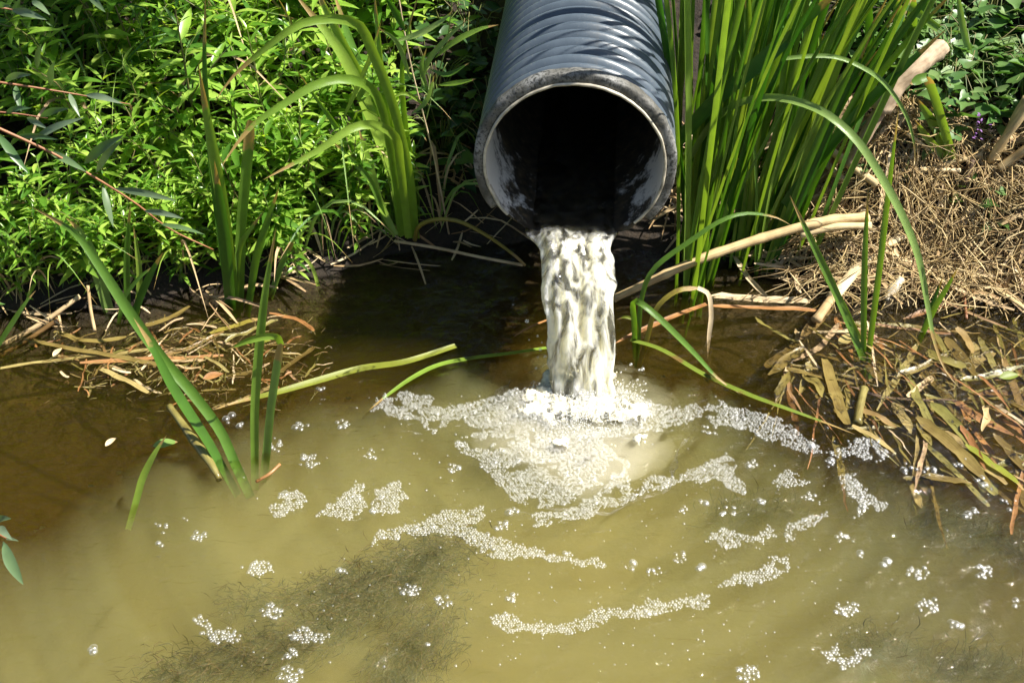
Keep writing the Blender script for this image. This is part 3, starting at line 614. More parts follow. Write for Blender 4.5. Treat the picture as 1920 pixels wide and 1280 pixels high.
# ------------------------------------------------------------------ leafy herbs of the left bank
def leaf_shape(L, w, droop=.25, fold=.35):
    ts = np.array([.22, .5, .78]); ws = np.array([.8, 1.0, .58]) * w * .5
    V = [[0, 0, 0]]
    for t, ww in zip(ts, ws):
        x = L * t; z = -droop * L * t * t
        V += [[x, -ww, z + ww * fold], [x, 0, z], [x, ww, z + ww * fold]]
    V.append([L, 0, -droop * L])
    F = [[0, 1, 2], [0, 2, 3], [1, 4, 5, 2], [2, 5, 6, 3], [4, 7, 8, 5], [5, 8, 9, 6], [7, 10, 8], [8, 10, 9]]
    return np.array(V), F
def orient(V, p, yaw, pitch, roll=0.0):
    m = Matrix.Rotation(yaw, 3, 'Z') @ Matrix.Rotation(-pitch, 3, 'Y') @ Matrix.Rotation(roll, 3, 'X')
    return V @ np.array(m).T + p
def herb_variant(seed, h, nodes, LL, ww):
    r = random.Random(seed); st = MB(); lv = MB()
    lean = np.array([r.uniform(-.22, .22), r.uniform(-.30, .05), 0]) * h
    def shoot(p0, top, nn, L0, start):
        mid = (p0 + top) / 2 + np.array([r.uniform(-.02, .02), r.uniform(-.02, .02), .03 * h]); P = [p0, mid, top]
        st.add(*tube(P, [.0022, .0012], 6, 4, cap=False)); C = spline(P, 40); ya = r.uniform(0, 3)
        for i in range(nn):
            t = start + (1 - start) * (i / (nn - 1)) ** .9; p = C[int(t * 39)]; ya += 1.57 + r.uniform(-.25, .25)
            size = L0 * (1 - .15 * abs(t - .6)) * (1 if t < .8 else 1 - .62 * (t - .8) / .2) * r.uniform(.8, 1.15)
            pit = (.15 + .75 * t ** 3) + r.uniform(-.25, .25)
            for s in (0, math.pi):
                V, F = leaf_shape(size, size * ww * r.uniform(.85, 1.15), r.uniform(.1, .4), r.uniform(.2, .5))
                lv.add(orient(V, p, ya + s + r.uniform(-.2, .2), pit + r.uniform(-.15, .15), r.uniform(-.3, .3)), F)
    base = np.zeros(3); top = np.array([0, 0, h]) + lean
    shoot(base, top, nodes, LL, .25); C = spline([base, top], 10)
    for b in range(r.choice([2, 3, 4])):
        p = C[r.randint(3, 7)]; a_ = r.uniform(0, 6.28); l = h * r.uniform(.22, .38)
        shoot(p, p + np.array([math.cos(a_) * l * .55, math.sin(a_) * l * .55, l * .85]), 5, LL * .8, .3)
    V, F, _ = st.arrays(); sm = mesh("stem", V, F, M['herb_stem']); V, F, _ = lv.arrays(); lm = mesh("leaves", V, F, M['herb'])
    return sm, lm
herbs = [herb_variant(200 + i, random.uniform(.26, .46), random.choice([9, 10, 11, 12]), random.uniform(.070, .090), random.uniform(.21, .27)) for i in range(9)]
spots = []
tries = 0
while len(spots) < 400 and tries < 20000:
    tries += 1
    x = random.uniform(-1.75, -.10); y = random.uniform(1.86, 3.3)
    d = y - float(np.interp(x, SX, SY))
    if d < .01: continue
    if x > -.22 - .02 and y < 2.5: continue
    if x > -.30 and d < .10: continue
    if any((x - a) ** 2 + (y - b) ** 2 < .030 ** 2 for a, b in spots[-250:]): continue
    spots.append((x, y))
for q in range(110):
    x = random.uniform(-1.5, -.2); spots.append((x, float(np.interp(x, SX, SY)) + random.uniform(-.01, .14)))
spots.sort(key=lambda p: p[1])
far = MB(); farS = MB()
for i, (x, y) in enumerate(spots):
    z = float(ground_z(x, y)) - .01; sm, lm = random.choice(herbs)
    sc = random.uniform(.75, 1.2) * min(1.0, .5 + 2.2 * max(y - float(np.interp(x, SX, SY)), 0)); rz = random.uniform(-.9, .9); tx = random.uniform(-.12, .18); ty = random.uniform(-.2, .2)
    if i < 300:   # the nearest ones
        o = link("leafy_herb", sm, None, (x, y, z)); o.scale = (sc,) * 3; o.rotation_euler = (tx, ty, rz)
        tag(o, "leafy green herb with narrow paired leaves in the thicket left of the pipe", "plant", "leafy herbs on the left bank")
        link("leaves", lm, o)
    else:
        mt = np.array(Matrix.LocRotScale(Vector((x, y, z)), Matrix.Rotation(rz, 3, 'Z').to_quaternion(), Vector((sc,) * 3)))
        for mm, acc in ((lm, far), (sm, farS)):
            co = np.zeros(len(mm.vertices) * 3); mm.vertices.foreach_get("co", co); co = co.reshape(-1, 3) @ mt[:3, :3].T + mt[:3, 3]
            acc.add(co, [list(p.vertices) for p in mm.polygons])
V, F, _ = far.arrays(); o = put("herb_thicket", V, F, M['herb'], origin=np.array([-1.0, 3.0, .4])); tag(o, "dense mass of leafy herbs farther up the left bank", "plants", kind="stuff")
V, F, _ = farS.arrays(); put("stems", V, F, M['herb_stem'], o)

def GP(x, y, lift=0.0):                       # where a line of sight meets the ground (or the water), lifted a little
    d = ray(x, y); Y = np.arange(1.5, 3.2, .005); P = CAM + d[None] * (Y / d[1])[:, None]
    g_ = np.maximum(ground_z(P[:, 0], P[:, 1]), 0) + lift; k_ = np.argmax(P[:, 2] < g_); return P[k_]
# ------------------------------------------------------------------ blades traced from the photograph, each at its own distance
def trace(pts, Y0, Y1, w, mat='reed', name="blade", parent=None, a0=0.0, tw=.3, prof='reed', n=18, fold=.22, wet=False, z0=None, face=None, rev=False):
    k = len(pts); Q = np.array([PY(x, y, Y0 + (Y1 - Y0) * (i / (k - 1))) for i, (x, y) in enumerate(pts)])
    if wet:                                       # carry the foot on below the water
        Q = np.vstack([Q[0] - unit(Q[1] - Q[0]) * .07, Q])
    V, F, U = ribbon(Q, w, face, a0, tw, n, prof, fold)
    return put(name, V, F, M[mat], parent, uv=U), Q
def clump(name, base, label, cat, blades, group=None):
    t = thing(name, base, label, cat, group)
    for b in blades: trace(*b[0], parent=t, **b[1])
    return t
B_ = lambda pts, Y0, Y1, w, **kw: ((pts, Y0, Y1, w), kw)
# broad pale clump left of the pipe
clump("reed_clump", PY(765, 446, 2.09), "broad pale green reed clump with three arching leaves left of the pipe", "reed", [
 B_([(772,447),(748,300),(692,180),(612,20),(575,-60)], 2.09, 2.22, .026, mat='reed_pale', a0=.2),
 B_([(758,442),(735,330),(700,230),(640,100),(545,-20)], 2.08, 2.18, .026, mat='reed_pale', a0=-.3),
 B_([(780,447),(768,330),(738,200),(700,100),(676,50),(640,36),(590,38),(540,58),(440,140),(403,192)], 2.06, 1.86, .020, mat='reed_pale', n=30, a0=.1),
 B_([(752,442),(735,300),(715,200),(688,160),(642,148),(590,160),(540,190),(480,230),(440,275),(412,318)], 2.05, 1.83, .018, mat='reed_pale', n=30, a0=-.1),
 B_([(766,445),(752,320),(742,258),(705,235),(660,240),(600,280),(540,312),(492,338)], 2.03, 1.82, .018, mat='reed_pale', n=26),
 B_([(745,440),(700,270),(640,190),(575,90),(515,-15)], 2.12, 2.3, .020, mat='reed', a0=.6),
 B_([(775,446),(735,250),(716,140),(710,70),(700,-30)], 2.12, 2.3, .022, mat='reed_pale', a0=.5),
 B_([(755,443),(692,240),(680,150),(650,60),(620,-30)], 2.11, 2.25, .022, mat='reed', a0=-.6),
 B_([(735,440),(690,330),(640,250),(590,180),(555,130)], 2.07, 2.1, .014, mat='reed', a0=.4),
 B_([(728,436),(700,350),(660,300),(620,262)], 2.05, 2.05, .013, mat='reed'),
 B_([(785,447),(780,340),(762,240),(755,130),(770,40),(790,-20)], 2.14, 2.25, .018, mat='reed', a0=.7),
 B_([(742,442),(712,380),(690,300),(672,240)], 2.04, 2.08, .018, mat='reed_pale', a0=-.4)])
# tall clump standing in the shallows
clump("reed_clump", PZ(436, 562), "tall dark reed standing in the shallows in front of the left thicket", "reed", [
 B_([(428,560),(408,400),(392,250),(384,120),(386,-25)], 1.90, 1.93, .014, mat='reed', a0=.2, wet=True),
 B_([(440,565),(420,400),(400,280),(382,180),(372,120)], 1.90, 1.88, .024, mat='reed', a0=.1, wet=True),
 B_([(448,562),(452,430),(462,320),(470,226)], 1.91, 1.9, .020, mat='reed', a0=-.2, wet=True, prof='strip'),
 B_([(432,562),(425,480),(414,380),(402,300)], 1.89, 1.87, .026, mat='reed', a0=.3, wet=True),
 B_([(470,552),(482,480),(504,410),(524,350)], 1.90, 1.88, .017, mat='reed', a0=.2, wet=True),
 B_([(442,560),(448,470),(470,430),(496,395)], 1.91, 1.9, .013, mat='reed', wet=True)])
clump("reed_plant", PZ(240, 585), "small reed with short spreading leaves at the left water edge", "reed", [
 B_([(240,585),(238,500),(241,430),(245,380)], 1.86, 1.86, .013, mat='reed', wet=True),
 B_([(252,590),(268,545),(290,500),(307,472)], 1.85, 1.83, .015, mat='reed', wet=True),
 B_([(258,580),(262,520),(256,460),(250,420)], 1.86, 1.88, .012, mat='reed_pale', wet=True),
 B_([(200,568),(186,520),(170,470),(150,432),(120,405)], 1.87, 1.86, .024, mat='reed_dull', wet=True),
 B_([(226,590),(232,560),(262,520),(300,492)], 1.85, 1.86, .009, mat='reed', wet=True)])
clump("bent_reed_leaf", PZ(425, 866), "long bent reed leaf leaning left over the pond, two blades together", "reed", [
 B_([(440,866),(412,805),(360,735),(300,665),(240,580),(193,507),(147,443),(100,410),(57,387)], 1.43, 1.66, .020, mat='reed', a0=.15, wet=True, n=28),
 B_([(412,868),(388,825),(352,770),(318,715),(285,650),(250,595)], 1.43, 1.50, .018, mat='reed', a0=-.4, wet=True)])
clump("reed_shoot", PZ(480, 858), "upright reed shoot in open water with one folded drooping leaf", "reed", [
 B_([(478,860),(478,770),(484,680),(497,555),(518,424)], 1.44, 1.5, .016, mat='reed', a0=.1, wet=True, n=20),
 B_([(500,850),(508,770),(518,700),(527,645)], 1.45, 1.47, .015, mat='reed_dull', a0=.2, wet=True, prof='strip'),
 B_([(527,645),(520,632),(500,630),(465,638),(424,656)], 1.47, 1.42, .014, mat='reed_pale', a0=.5)])
clump("reed_shoot", PZ(520, 535), "short broken reed leaf with a pale withered tip in the shallows", "reed", [
 B_([(512,545),(524,510),(537,478),(549,456)], 1.94, 1.93, .016, mat='reed_dull', prof='strip', wet=True, a0=.5),
 B_([(598,540),(585,500),(560,470),(545,440)], 1.97, 2.0, .008, mat='reed_pale', wet=True)])
o, _ = trace([(0,642),(28,598),(50,565),(68,544)], 1.72, 1.74, .010, name="grass_sprout", wet=True); tag(o, "thin green grass blade rising from the water at the left edge", "grass blade")
o, _ = trace([(258,930),(268,895),(290,850),(313,815)], 1.33, 1.36, .012, mat='reed_pale', name="grass_sprout", wet=True); tag(o, "single pale blade poking from open water left of the bent leaf", "grass blade")

TU = [(40,560,"at the far left edge of the shore"),(110,540,"left of the small reed"),(330,520,"between the small reed and the tall dark reed"),(560,500,"right of the tall dark reed"),(620,480,"at the water edge below the pale clump"),(680,455,"at the foot of the pale clump"),(300,400,"inside the left thicket above the small reed"),(560,420,"under the third arching leaf"),(640,380,"under the pale clump's arches"),(120,460,"in the lower left thicket"),(820,420,"in the dark gap beside the pipe"),(500,300,"behind the tall dark reed"),(400,180,"high in the thicket above the tall dark reed"),(600,200,"under the highest arching leaf"),(160,200,"beside the upper willow twig"),(330,270,"left of the tall dark reed's tip"),(230,300,"in the middle of the left thicket")]
for (x, y, lab) in TU:
    b = GP(x, y); t = thing("grass_tuft", b, "thin grass tuft " + lab, "grass", "grass tufts on the left bank")
    for q in range(random.randint(6, 10)):
        a_ = random.uniform(0, 6.28); l = random.uniform(.10, .26) * (1.75 if y < 400 else 1); out = np.array([math.cos(a_), math.sin(a_) - .3, 0]) * l * random.uniform(.3, .8)
        p0 = b + np.array([random.gauss(0, .012), random.gauss(0, .012), -.01]); P = [p0, p0 + out * .35 + [0, 0, l * .6], p0 + out * .8 + [0, 0, l * .75], p0 + out * 1.25 + [0, 0, l * random.uniform(.3, .7)]]
        V, F, U = ribbon(P, random.uniform(.003, .008), None, random.uniform(-.8, .8), .5, 10, 'lance', .3); put("blade", V, F, M[random.choice(['reed', 'reed_pale', 'reed_dull', 'straw'])], t, uv=U)
# grass (thin) stems between the pale clump and the pipe
gs = thing("reed_grass", PY(835, 440, 2.15), "thin stemmed reed grass with pointed leaves beside the pipe", "grass")
Q = np.array([PY(x, y, 2.13) for x, y in [(842,440),(815,300),(770,120),(745,-20)]]); V, F, U = tube(Q, [.0022, .0014], 14, 5); put("stem", V, F, M['straw'], gs, uv=U)
Q = np.array([PY(x, y, 2.16) for x, y in [(795,240),(812,170),(838,80),(850,-20)]]); V, F, U = tube(Q, [.0018, .001], 12, 5); put("stem", V, F, M['herb_stem'], gs, uv=U)
for pts, wd in [([(735,80),(790,62),(835,35),(850,18)], .012), ([(815,110),(850,80),(900,55),(935,47)], .012), ([(805,130),(840,140),(880,118)], .010), ([(820,160),(860,155),(894,148)], .010),
                ([(770,150),(745,80),(705,50)], .010), ([(790,170),(800,120),(840,70),(880,35)], .011), ([(800,200),(760,175),(725,190)], .008), ([(760,60),(740,20),(720,-10)], .014),
                ([(805,180),(790,130),(800,90)], .010), ([(770,215),(800,190),(815,140)], .010), ([(765,255),(790,250),(800,265)], .006), ([(640,230),(690,120),(715,40)], .011)]:
    trace(pts, 2.1, 2.08, wd, mat=random.choice(['reed_pale', 'reed_dull', 'reed']), parent=gs, prof='lance', n=10, name="leaf", a0=random.uniform(-.4, .4))

# ------------------------------------------------------------------ the big reed bed right of the pipe
CL = [(.375, 2.00, 26, .02, 1.5, "dense reed clump pressed against the right side of the pipe"),
      (.44, 2.06, 26, .05, 1.5, "second reed clump to the right of the pipe, tall and dark green"),
      (.40, 2.24, 20, .02, 1.55, "reed clump behind the front clumps beside the pipe top"),
      (.52, 2.05, 24, .10, 1.1, "middle clump of the reed bed with leaves leaning right"),
      (.50, 2.26, 16, .06, 1.3, "rear reed clump behind the middle of the reed bed"),
      (.58, 2.05, 20, .15, .95, "reed clump at the right end of the bed beside the straw heap"),
      (.58, 2.22, 10, .08, 1.1, "reed clump in front of the broken branch on the right bank")]
for ci, (cx, cy_, nb, lx, LM_, lab) in enumerate(CL):
    z = float(ground_z(cx, cy_)); t = thing("reed_clump", (cx, cy_, z), lab, "reed", "reed bed right of the pipe")
    for b in range(nb):
        bx, by = cx + random.gauss(0, .045), cy_ + random.gauss(0, .035); bz = min(float(ground_z(bx, by)), .3) - .03
        L = random.uniform(.5, 1) * LM_; ll = random.gauss(lx, .09); ly = random.gauss((-.07, -.06, -.03, .02, .02, .02, .02)[ci], .05); bow = random.uniform(.0, .16) * (1 if random.random() < .8 else 2.2)
        d = unit([ll, ly, 1]); side = unit([ll + random.gauss(0, .12), ly, 0])
        P = [np.array([bx, by, bz]) + d * L * q + side * bow * L * q ** 2.5 - np.array([0, 0, .35 * bow * L * q ** 3]) for q in (0, .25, .5, .75, 1)]
        pj = np.array(P) - CAM; fz_ = pj @ FW; u_ = 960 + FPX * (pj @ RT) / fz_; v_ = 640 - FPX * (pj @ UP) / fz_
        if ((u_ < 1262) & (v_ > 70)).any(): continue
        V, F, U = ribbon(P, random.uniform(.007, .018), None, random.uniform(-1.0, 1.0), random.uniform(-.6, .6), 14, 'reed', .35)
        put("blade", V, F, M[random.choice(['reed', 'reed', 'reed', 'reed', 'reed_pale'])], t, uv=U)
FRONT = [
 ("arching_reed", "broad reed leaf slanting up to the right across the reed bed", [B_([(1262,275),(1346,184),(1435,110),(1523,28),(1590,-30)], 1.98, 1.92, .030, mat='reed', a0=.1)]),
 ("arching_reed", "straight reed leaf slanting right in front of the broken branch", [B_([(1470,385),(1523,316),(1594,230),(1665,156),(1778,52)], 2.02, 2.0, .024, mat='reed', a0=.3)]),
 ("arching_reed", "long reed leaf arching over from the reed bed down onto the dead reed mat", [B_([(1290,300),(1340,225),(1395,190),(1453,183),(1509,195),(1559,220),(1612,270),(1660,345),(1696,414),(1723,487),(1740,578),(1752,641),(1773,695),(1802,730)], 2.02, 1.60, .015, mat='reed_dull', n=40, a0=.1, tw=.2)]),
 ("arching_reed", "thin grassy leaf in a high arch above the long arching leaf", [B_([(1400,170),(1438,120),(1488,108),(1559,106),(1612,124),(1658,156),(1697,213),(1714,270),(1716,322)], 2.0, 1.95, .0085, mat='reed_dull', n=28)]),
 ("arching_reed", "slender leaf rising beside the falling water and arching right", [B_([(1197,637),(1203,560),(1227,503),(1297,450),(1350,415),(1399,400),(1453,407),(1484,423)], 1.765, 1.82, .010, mat='reed', wet=True, n=28)]),
 ("arching_reed", "reed shoot beside the stream with a sharply bent leaf dipping into the pond", [B_([(1190,637),(1189,600),(1187,572),(1198,566),(1240,600),(1300,660),(1345,708),(1390,740)], 1.765, 1.62, .012, mat='reed', wet=True, n=28), B_([(1196,640),(1190,602),(1172,594),(1155,600)], 1.765, 1.77, .008, mat='reed_yellow')]),
 ("arching_reed", "yellow leaf arching right with a withered brown hanging tip", [B_([(1212,640),(1230,580),(1268,546),(1308,540)], 1.76, 1.78, .010, mat='reed_yellow', wet=True, prof='strip'), B_([(1308,540),(1328,552),(1333,590),(1329,630),(1327,672)], 1.78, 1.77, .011, mat='straw', a0=.4)]),
 ("reed_shoot", "three upright green blades growing out of the dead reed mat", [B_([(1619,650),(1620,560),(1622,470),(1628,350)], 1.74, 1.8, .012, mat='reed', wet=True), B_([(1632,640),(1650,500),(1664,380),(1685,205)], 1.75, 1.88, .014, mat='reed_pale', wet=True, a0=.4), B_([(1610,652),(1574,564),(1519,446),(1480,365)], 1.74, 1.86, .015, mat='reed', wet=True, a0=-.2), B_([(1600,610),(1575,560),(1530,500)], 1.78, 1.83, .010, mat='reed_pale', wet=True)]),
 ("reed_shoot", "small green forked shoot beside the roots at the right shore", [B_([(1733,618),(1755,573),(1775,540),(1797,500)], 1.8, 1.8, .012, mat='reed', wet=True), B_([(1738,600),(1752,560),(1769,516)], 1.81, 1.83, .009, mat='reed', wet=True)]),
 ("bent_iris", "bright green iris fan with one leaf snapped over at the top", [B_([(1786,300),(1772,248),(1751,177),(1738,145)], 2.10, 2.06, .018, mat='reed_pale', prof='strip'), B_([(1738,145),(1725,148),(1706,158)], 2.06, 2.05, .02, mat='reed'), B_([(1780,300),(1755,240),(1719,184)], 2.10, 2.10, .020, mat='reed_pale'), B_([(1776,302),(1740,260),(1715,225)], 2.10, 2.09, .016, mat='reed_pale'), B_([(1784,300),(1765,230),(1745,200)], 2.11, 2.12, .018, mat='reed_pale')]),
 ("reed_clump", "bright broad reed leaves rising at the top right behind the branch", [B_([(1690,135),(1688,60),(1680,-20)], 2.28, 2.3, .026, mat='reed_pale'), B_([(1700,130),(1710,50),(1715,-20)], 2.28, 2.3, .026, mat='reed_pale', a0=.3), B_([(1712,120),(1728,50),(1740,-20)], 2.28, 2.3, .022, mat='reed', a0=-.3), B_([(1640,170),(1632,80),(1630,-20)], 2.25, 2.28, .022, mat='reed', a0=.3), B_([(1760,55),(1715,20),(1685,-15)], 2.25, 2.26, .018, mat='reed'), B_([(1820,110),(1805,50),(1795,-20)], 2.25, 2.28, .014, mat='reed_dull')])]
for nm, lab, bl in FRONT:
    p = bl[0][0]; clump(nm, PY(*p[0][0], p[1]), lab, "reed", bl)

# floating green and yellow blades
for pts, wd, mt, lab in [
  ([(1182,637),(1240,655),(1320,702),(1400,738),(1456,759),(1547,792),(1606,815)], .012, 'reed_yellow', "yellow green blade lying on the water right of the stream"),
  ([(1025,652),(960,662),(880,672),(820,685),(770,710),(725,742),(690,770)], .013, 'reed_pale', "green blade lying on the water left of the stream, pointing at the foam"),
  ([(855,648),(760,678),(680,690),(600,712),(520,735),(450,752),(400,768)], .016, 'reed_yellow', "long yellow floating blade stretching to the left debris"),
  ([(1325,570),(1265,592),(1190,625),(1150,645)], .012, 'rust', "rusty brown blade lying on the water beside the stream"),
  ([(1030,598),(990,615),(962,632)], .006, 'rust', "short brown stem floating in the dark water left of the stream")]:
    Q = np.array([PZ(x, y, .004 + .004 * math.sin(i * 2.1)) for i, (x, y) in enumerate(pts)])
    V, F, U = ribbon(Q, wd, (0, 0, 1), random.uniform(-.2, .2), .2, 26, 'reed', .12); o = put("floating_reed", V, F, M[mt], uv=U); tag(o, lab, "reed leaf")

# arched dead stem left of the pipe
def stalk(name, pts, rad, mat, lab, cat="stalk", nodes=0, k=8, flat=1.0, n=16):
    Q = [np.array(p, float) for p in pts]; V, F, U = tube(Q, rad, n, k, nodes, True, flat); o = put(name, V, F, M[mat], uv=U); return tag(o, lab, cat)
yy = lambda lst, Y0, Y1: [PY(x, y, Y0 + (Y1 - Y0) * i / (len(lst) - 1)) for i, (x, y) in enumerate(lst)]
gy = lambda lst, l0, l1: [GP(x, y, l0 + (l1 - l0) * i / (len(lst) - 1)) for i, (x, y) in enumerate(lst)]
stalk("arched_twig", yy([(778,450),(785,425),(815,412),(860,415),(910,440),(960,475),(985,498)], 2.05, 1.98), [.005, .0045, .003], 'reed_yellow', "arched yellowish stem looping from the pale clump to the dark water", n=24)
stalk("fallen_twig", yy([(740,452),(820,465),(900,482),(980,497)], 2.06, 1.99), .0035, 'straw', "thin fallen stem lying under the arched stem left of the pipe")
stalk("dry_reed_stalk", yy([(1150,560),(1290,495),(1380,462),(1450,440),(1540,416),(1625,406)], 1.90, 2.00), [.008, .010, .010, .010], 'dry', "long thick tan reed stalk reaching from the stream into the reed bed", nodes=5, n=40)
stalk("dry_reed_stalk", yy([(1490,432),(1560,410),(1628,412)], 1.99, 2.0), .009, 'dry', "pale bleached stalk on top of the long tan one", nodes=2)
stalk("dry_reed_stalk", yy([(1500,440),(1570,425),(1632,424)], 1.97, 1.98), .008, 'dry', "pale bleached stalk just below the end of the long tan one", nodes=2)
stalk("dry_reed_stalk", gy([(1498,228),(1570,292),(1645,346)], 0.12, 0.05), .009, 'dry', "dry stalk slanting down behind the reeds towards the straw heap", nodes=3, n=20)
stalk("dry_reed_stalk", gy([(1490,262),(1540,300),(1590,345)], 0.05, 0.03), .008, 'dry', "shorter dry stalk parallel to the slanting one", nodes=2)
stalk("dry_reed_stalk", gy([(1857,303),(1890,250),(1930,185)], 0.03, 0.16), [.015, .020], 'dry', "thick flattened pale stalk leaning at the right edge", flat=.5, n=14)
stalk("dry_reed_stalk", gy([(1872,316),(1900,296),(1935,272)], 0.03, 0.10), [.014, .017], 'dry', "thick pale stalk below the leaning one at the right edge", flat=.6)
stalk("dry_reed_stalk", gy([(1716,326),(1775,306),(1840,290)], 0.02, 0.03), .007, 'dry', "straight straw stalk lying on top of the root heap", nodes=2)
stalk("dry_reed_stalk", gy([(1640,330),(1720,318),(1800,320)], 0.02, 0.03), .005, 'dry', "thin straw lying just below the straight stalk on the heap")
stalk("dry_reed_stalk", gy([(1700,250),(1740,280),(1785,323)], 0.08, 0.02), .004, 'dry', "thin dead stem falling from the iris onto the heap")
stalk("dark_twig", gy([(1793,372),(1808,340),(1824,300)], 0, 0.06), [.006, .009, .005], 'twig', "short dark twig sticking up from the root heap", "twig")
stalk("dry_reed_stalk", gy([(1806,510),(1850,530),(1925,580)], 0.03, 0.02), [.005, .007], 'dry', "flat grey straw slanting down at the right shore", flat=.5)
stalk("red_twig", gy([(1808,470),(1800,510),(1808,560),(1812,597)], 0.02, 0.01), .0032, 'redtwig', "thin reddish stem hanging down the front of the root heap", "stem")
stalk("dry_reed_stalk", gy([(1560,560),(1620,490),(1690,440)], 0.015, 0.03), .013, 'dry', "broad bleached stalk at the foot of the root heap", flat=.55, nodes=2)
stalk("dry_reed_stalk", gy([(1530,600),(1590,520),(1660,455)], 0.012, 0.03), .010, 'straw', "brown split stalk leaning against the foot of the heap", flat=.6, nodes=2)
stalk("dry_reed_stalk", gy([(1655,470),(1680,485),(1706,498)], 0.02, 0.02), .011, 'dry', "stubby bleached stalk piece in the middle of the heap front", nodes=1)
stalk("white_stub", gy([(1660,562),(1672,545),(1690,524)], 0.01, 0.03), [.007, .011, .008], 'lip', "chalky white stub standing at the shore below the heap", "stub")
stalk("dry_reed_stalk", yy([(0,650),(80,605),(150,555)], 1.78, 1.86), [.006, .0045], 'straw', "brown broken stalk slanting out of the water at the left edge", nodes=2)
stalk("dry_reed_stalk", yy([(0,668),(60,632),(110,598)], 1.76, 1.82), .005, 'wet', "dark wet stalk lying just under the broken stalk at the left edge", nodes=1)
stalk("dry_reed_stalk", yy([(165,535),(170,580),(178,620)], 1.86, 1.80), .0035, 'straw', "thin broken stem standing upright at the left shore")
stalk("reed_stump", [PZ(318, 762, .012), PZ(360, 820, .010), PZ(395, 868, .004), PZ(412, 900, -.010)], [.006, .008, .009, .005], 'wet', "rotting brown reed stump floating at the foot of the bent leaf", "reed stump", nodes=2, n=20)
stalk("floating_twig", [PZ(525, 870, .004), PZ(505, 888, .003), PZ(480, 903, -.006)], .003, 'rust', "small orange brown stem afloat beside the upright shoot")

# broken branch on the right bank
br = thing("broken_branch", GP(1595, 305), "thick broken grey brown branch lying on the right bank behind the reeds", "branch")
Q = gy([(1592,310),(1622,255),(1655,200)], 0.08, 0.14); V, F, U = tube(Q, [.011, .013, .014], 16, 9, 2); put("limb", V, F, M['bark'], br, uv=U)
Q = gy([(1650,208),(1672,167),(1715,128),(1768,86)], 0.14, 0.17); V, F, U = tube(Q, [.024, .021, .022, .018], 22, 10); V = V + .003 * np.stack([fbm(V[:, 0] * 60, V[:, 1] * 60, V[:, 2] * 60, s, 3) for s in (1, 2, 3)], 1); put("trunk", V, F, M['bark'], br, uv=U)
mb = MB()
for i in range(70):
    p = GP(random.uniform(1650, 1720), random.uniform(165, 215), .05); q = p + np.array([random.gauss(0, .03), random.gauss(-.01, .02), -random.uniform(.02, .12)]); mb.add(*tube([p, (p + q) / 2 + np.random.default_rng(i).normal(0, .012, 3), q], .0009, 6, 3, cap=False))
V, F, U = mb.arrays(); o = put("root_fibres", V, F, M['root'], br, uv=U); o["kind"] = "stuff"

# ------------------------------------------------------------------ root heap, straw litter
def strand_cloud(n, xr, dr, zr, Lr, rad, flatness, seed):
    mb = MB(); rg = random.Random(seed)
    for i in range(n):
        x = rg.uniform(*xr); y = float(np.interp(x, SX, SY)) + rg.uniform(*dr); z = max(float(ground_z(x, y)), .0) + rg.uniform(*zr)
        a_ = rg.uniform(0, 6.28); L = rg.uniform(*Lr); d = np.array([math.cos(a_), math.sin(a_) * .7, rg.uniform(-.5, .5) * flatness]); p = np.array([x, y, z])
        q = p + d * L; q[2] = max(float(ground_z(q[0], q[1])) + rg.uniform(0, .03), .0); m_ = (p + q) / 2 + np.array([rg.gauss(0, .25 * L), rg.gauss(0, .25 * L), rg.uniform(0, .3 * L)])
        mb.add(*tube([p, m_, q], rg.uniform(*rad), 6, 3, cap=False))
    return mb.arrays()
V, F, U = strand_cloud(3300, (.60, 1.45), (-.02, .22), (-.005, .03), (.03, .14), (.0005, .0016), 1, 5)
o = put("matted_roots", V, F, M['root'], uv=U); tag(o, "matted tangle of fine dead roots covering the right shore heap", "roots", kind="stuff")
def straw_cloud(n, xr, dr, Lr, wr, seed, lift=.02):
    mb = MB(); rg = random.Random(seed)
    for i in range(n):
        x = rg.uniform(*xr); y = float(np.interp(x, SX, SY)) + rg.uniform(*dr); a_ = rg.gauss(.25, .9); L = rg.uniform(*Lr)
        p = np.array([x, y, 0]); q = p + np.array([math.cos(a_), math.sin(a_), 0]) * L; m_ = (p + q) / 2
        for v in (p, m_, q): v[2] = max(float(ground_z(v[0], v[1])), 0) + rg.uniform(.002, lift)
        mb.add(*ribbon([p, m_, q], rg.uniform(*wr), (rg.gauss(0, .5), rg.gauss(-.4, .5), 1), 0, rg.uniform(-1, 1), 5, 'strip', .3))
    return mb.arrays()
V, F, U = straw_cloud(620, (.30, 1.45), (-.03, .30), (.04, .20), (.003, .012), 9, .035); o = put("straw_litter", V, F, M['straw'], uv=U); tag(o, "dry straw litter strewn over the right bank under the reeds", "straw", kind="stuff")
V, F, U = straw_cloud(260, (-1.5, -.05), (-.05, .25), (.03, .14), (.002, .007), 10, .02); o = put("straw_litter", V, F, M['straw'], uv=U); tag(o, "broken straw litter along the left shore under the herbs", "straw", kind="stuff")

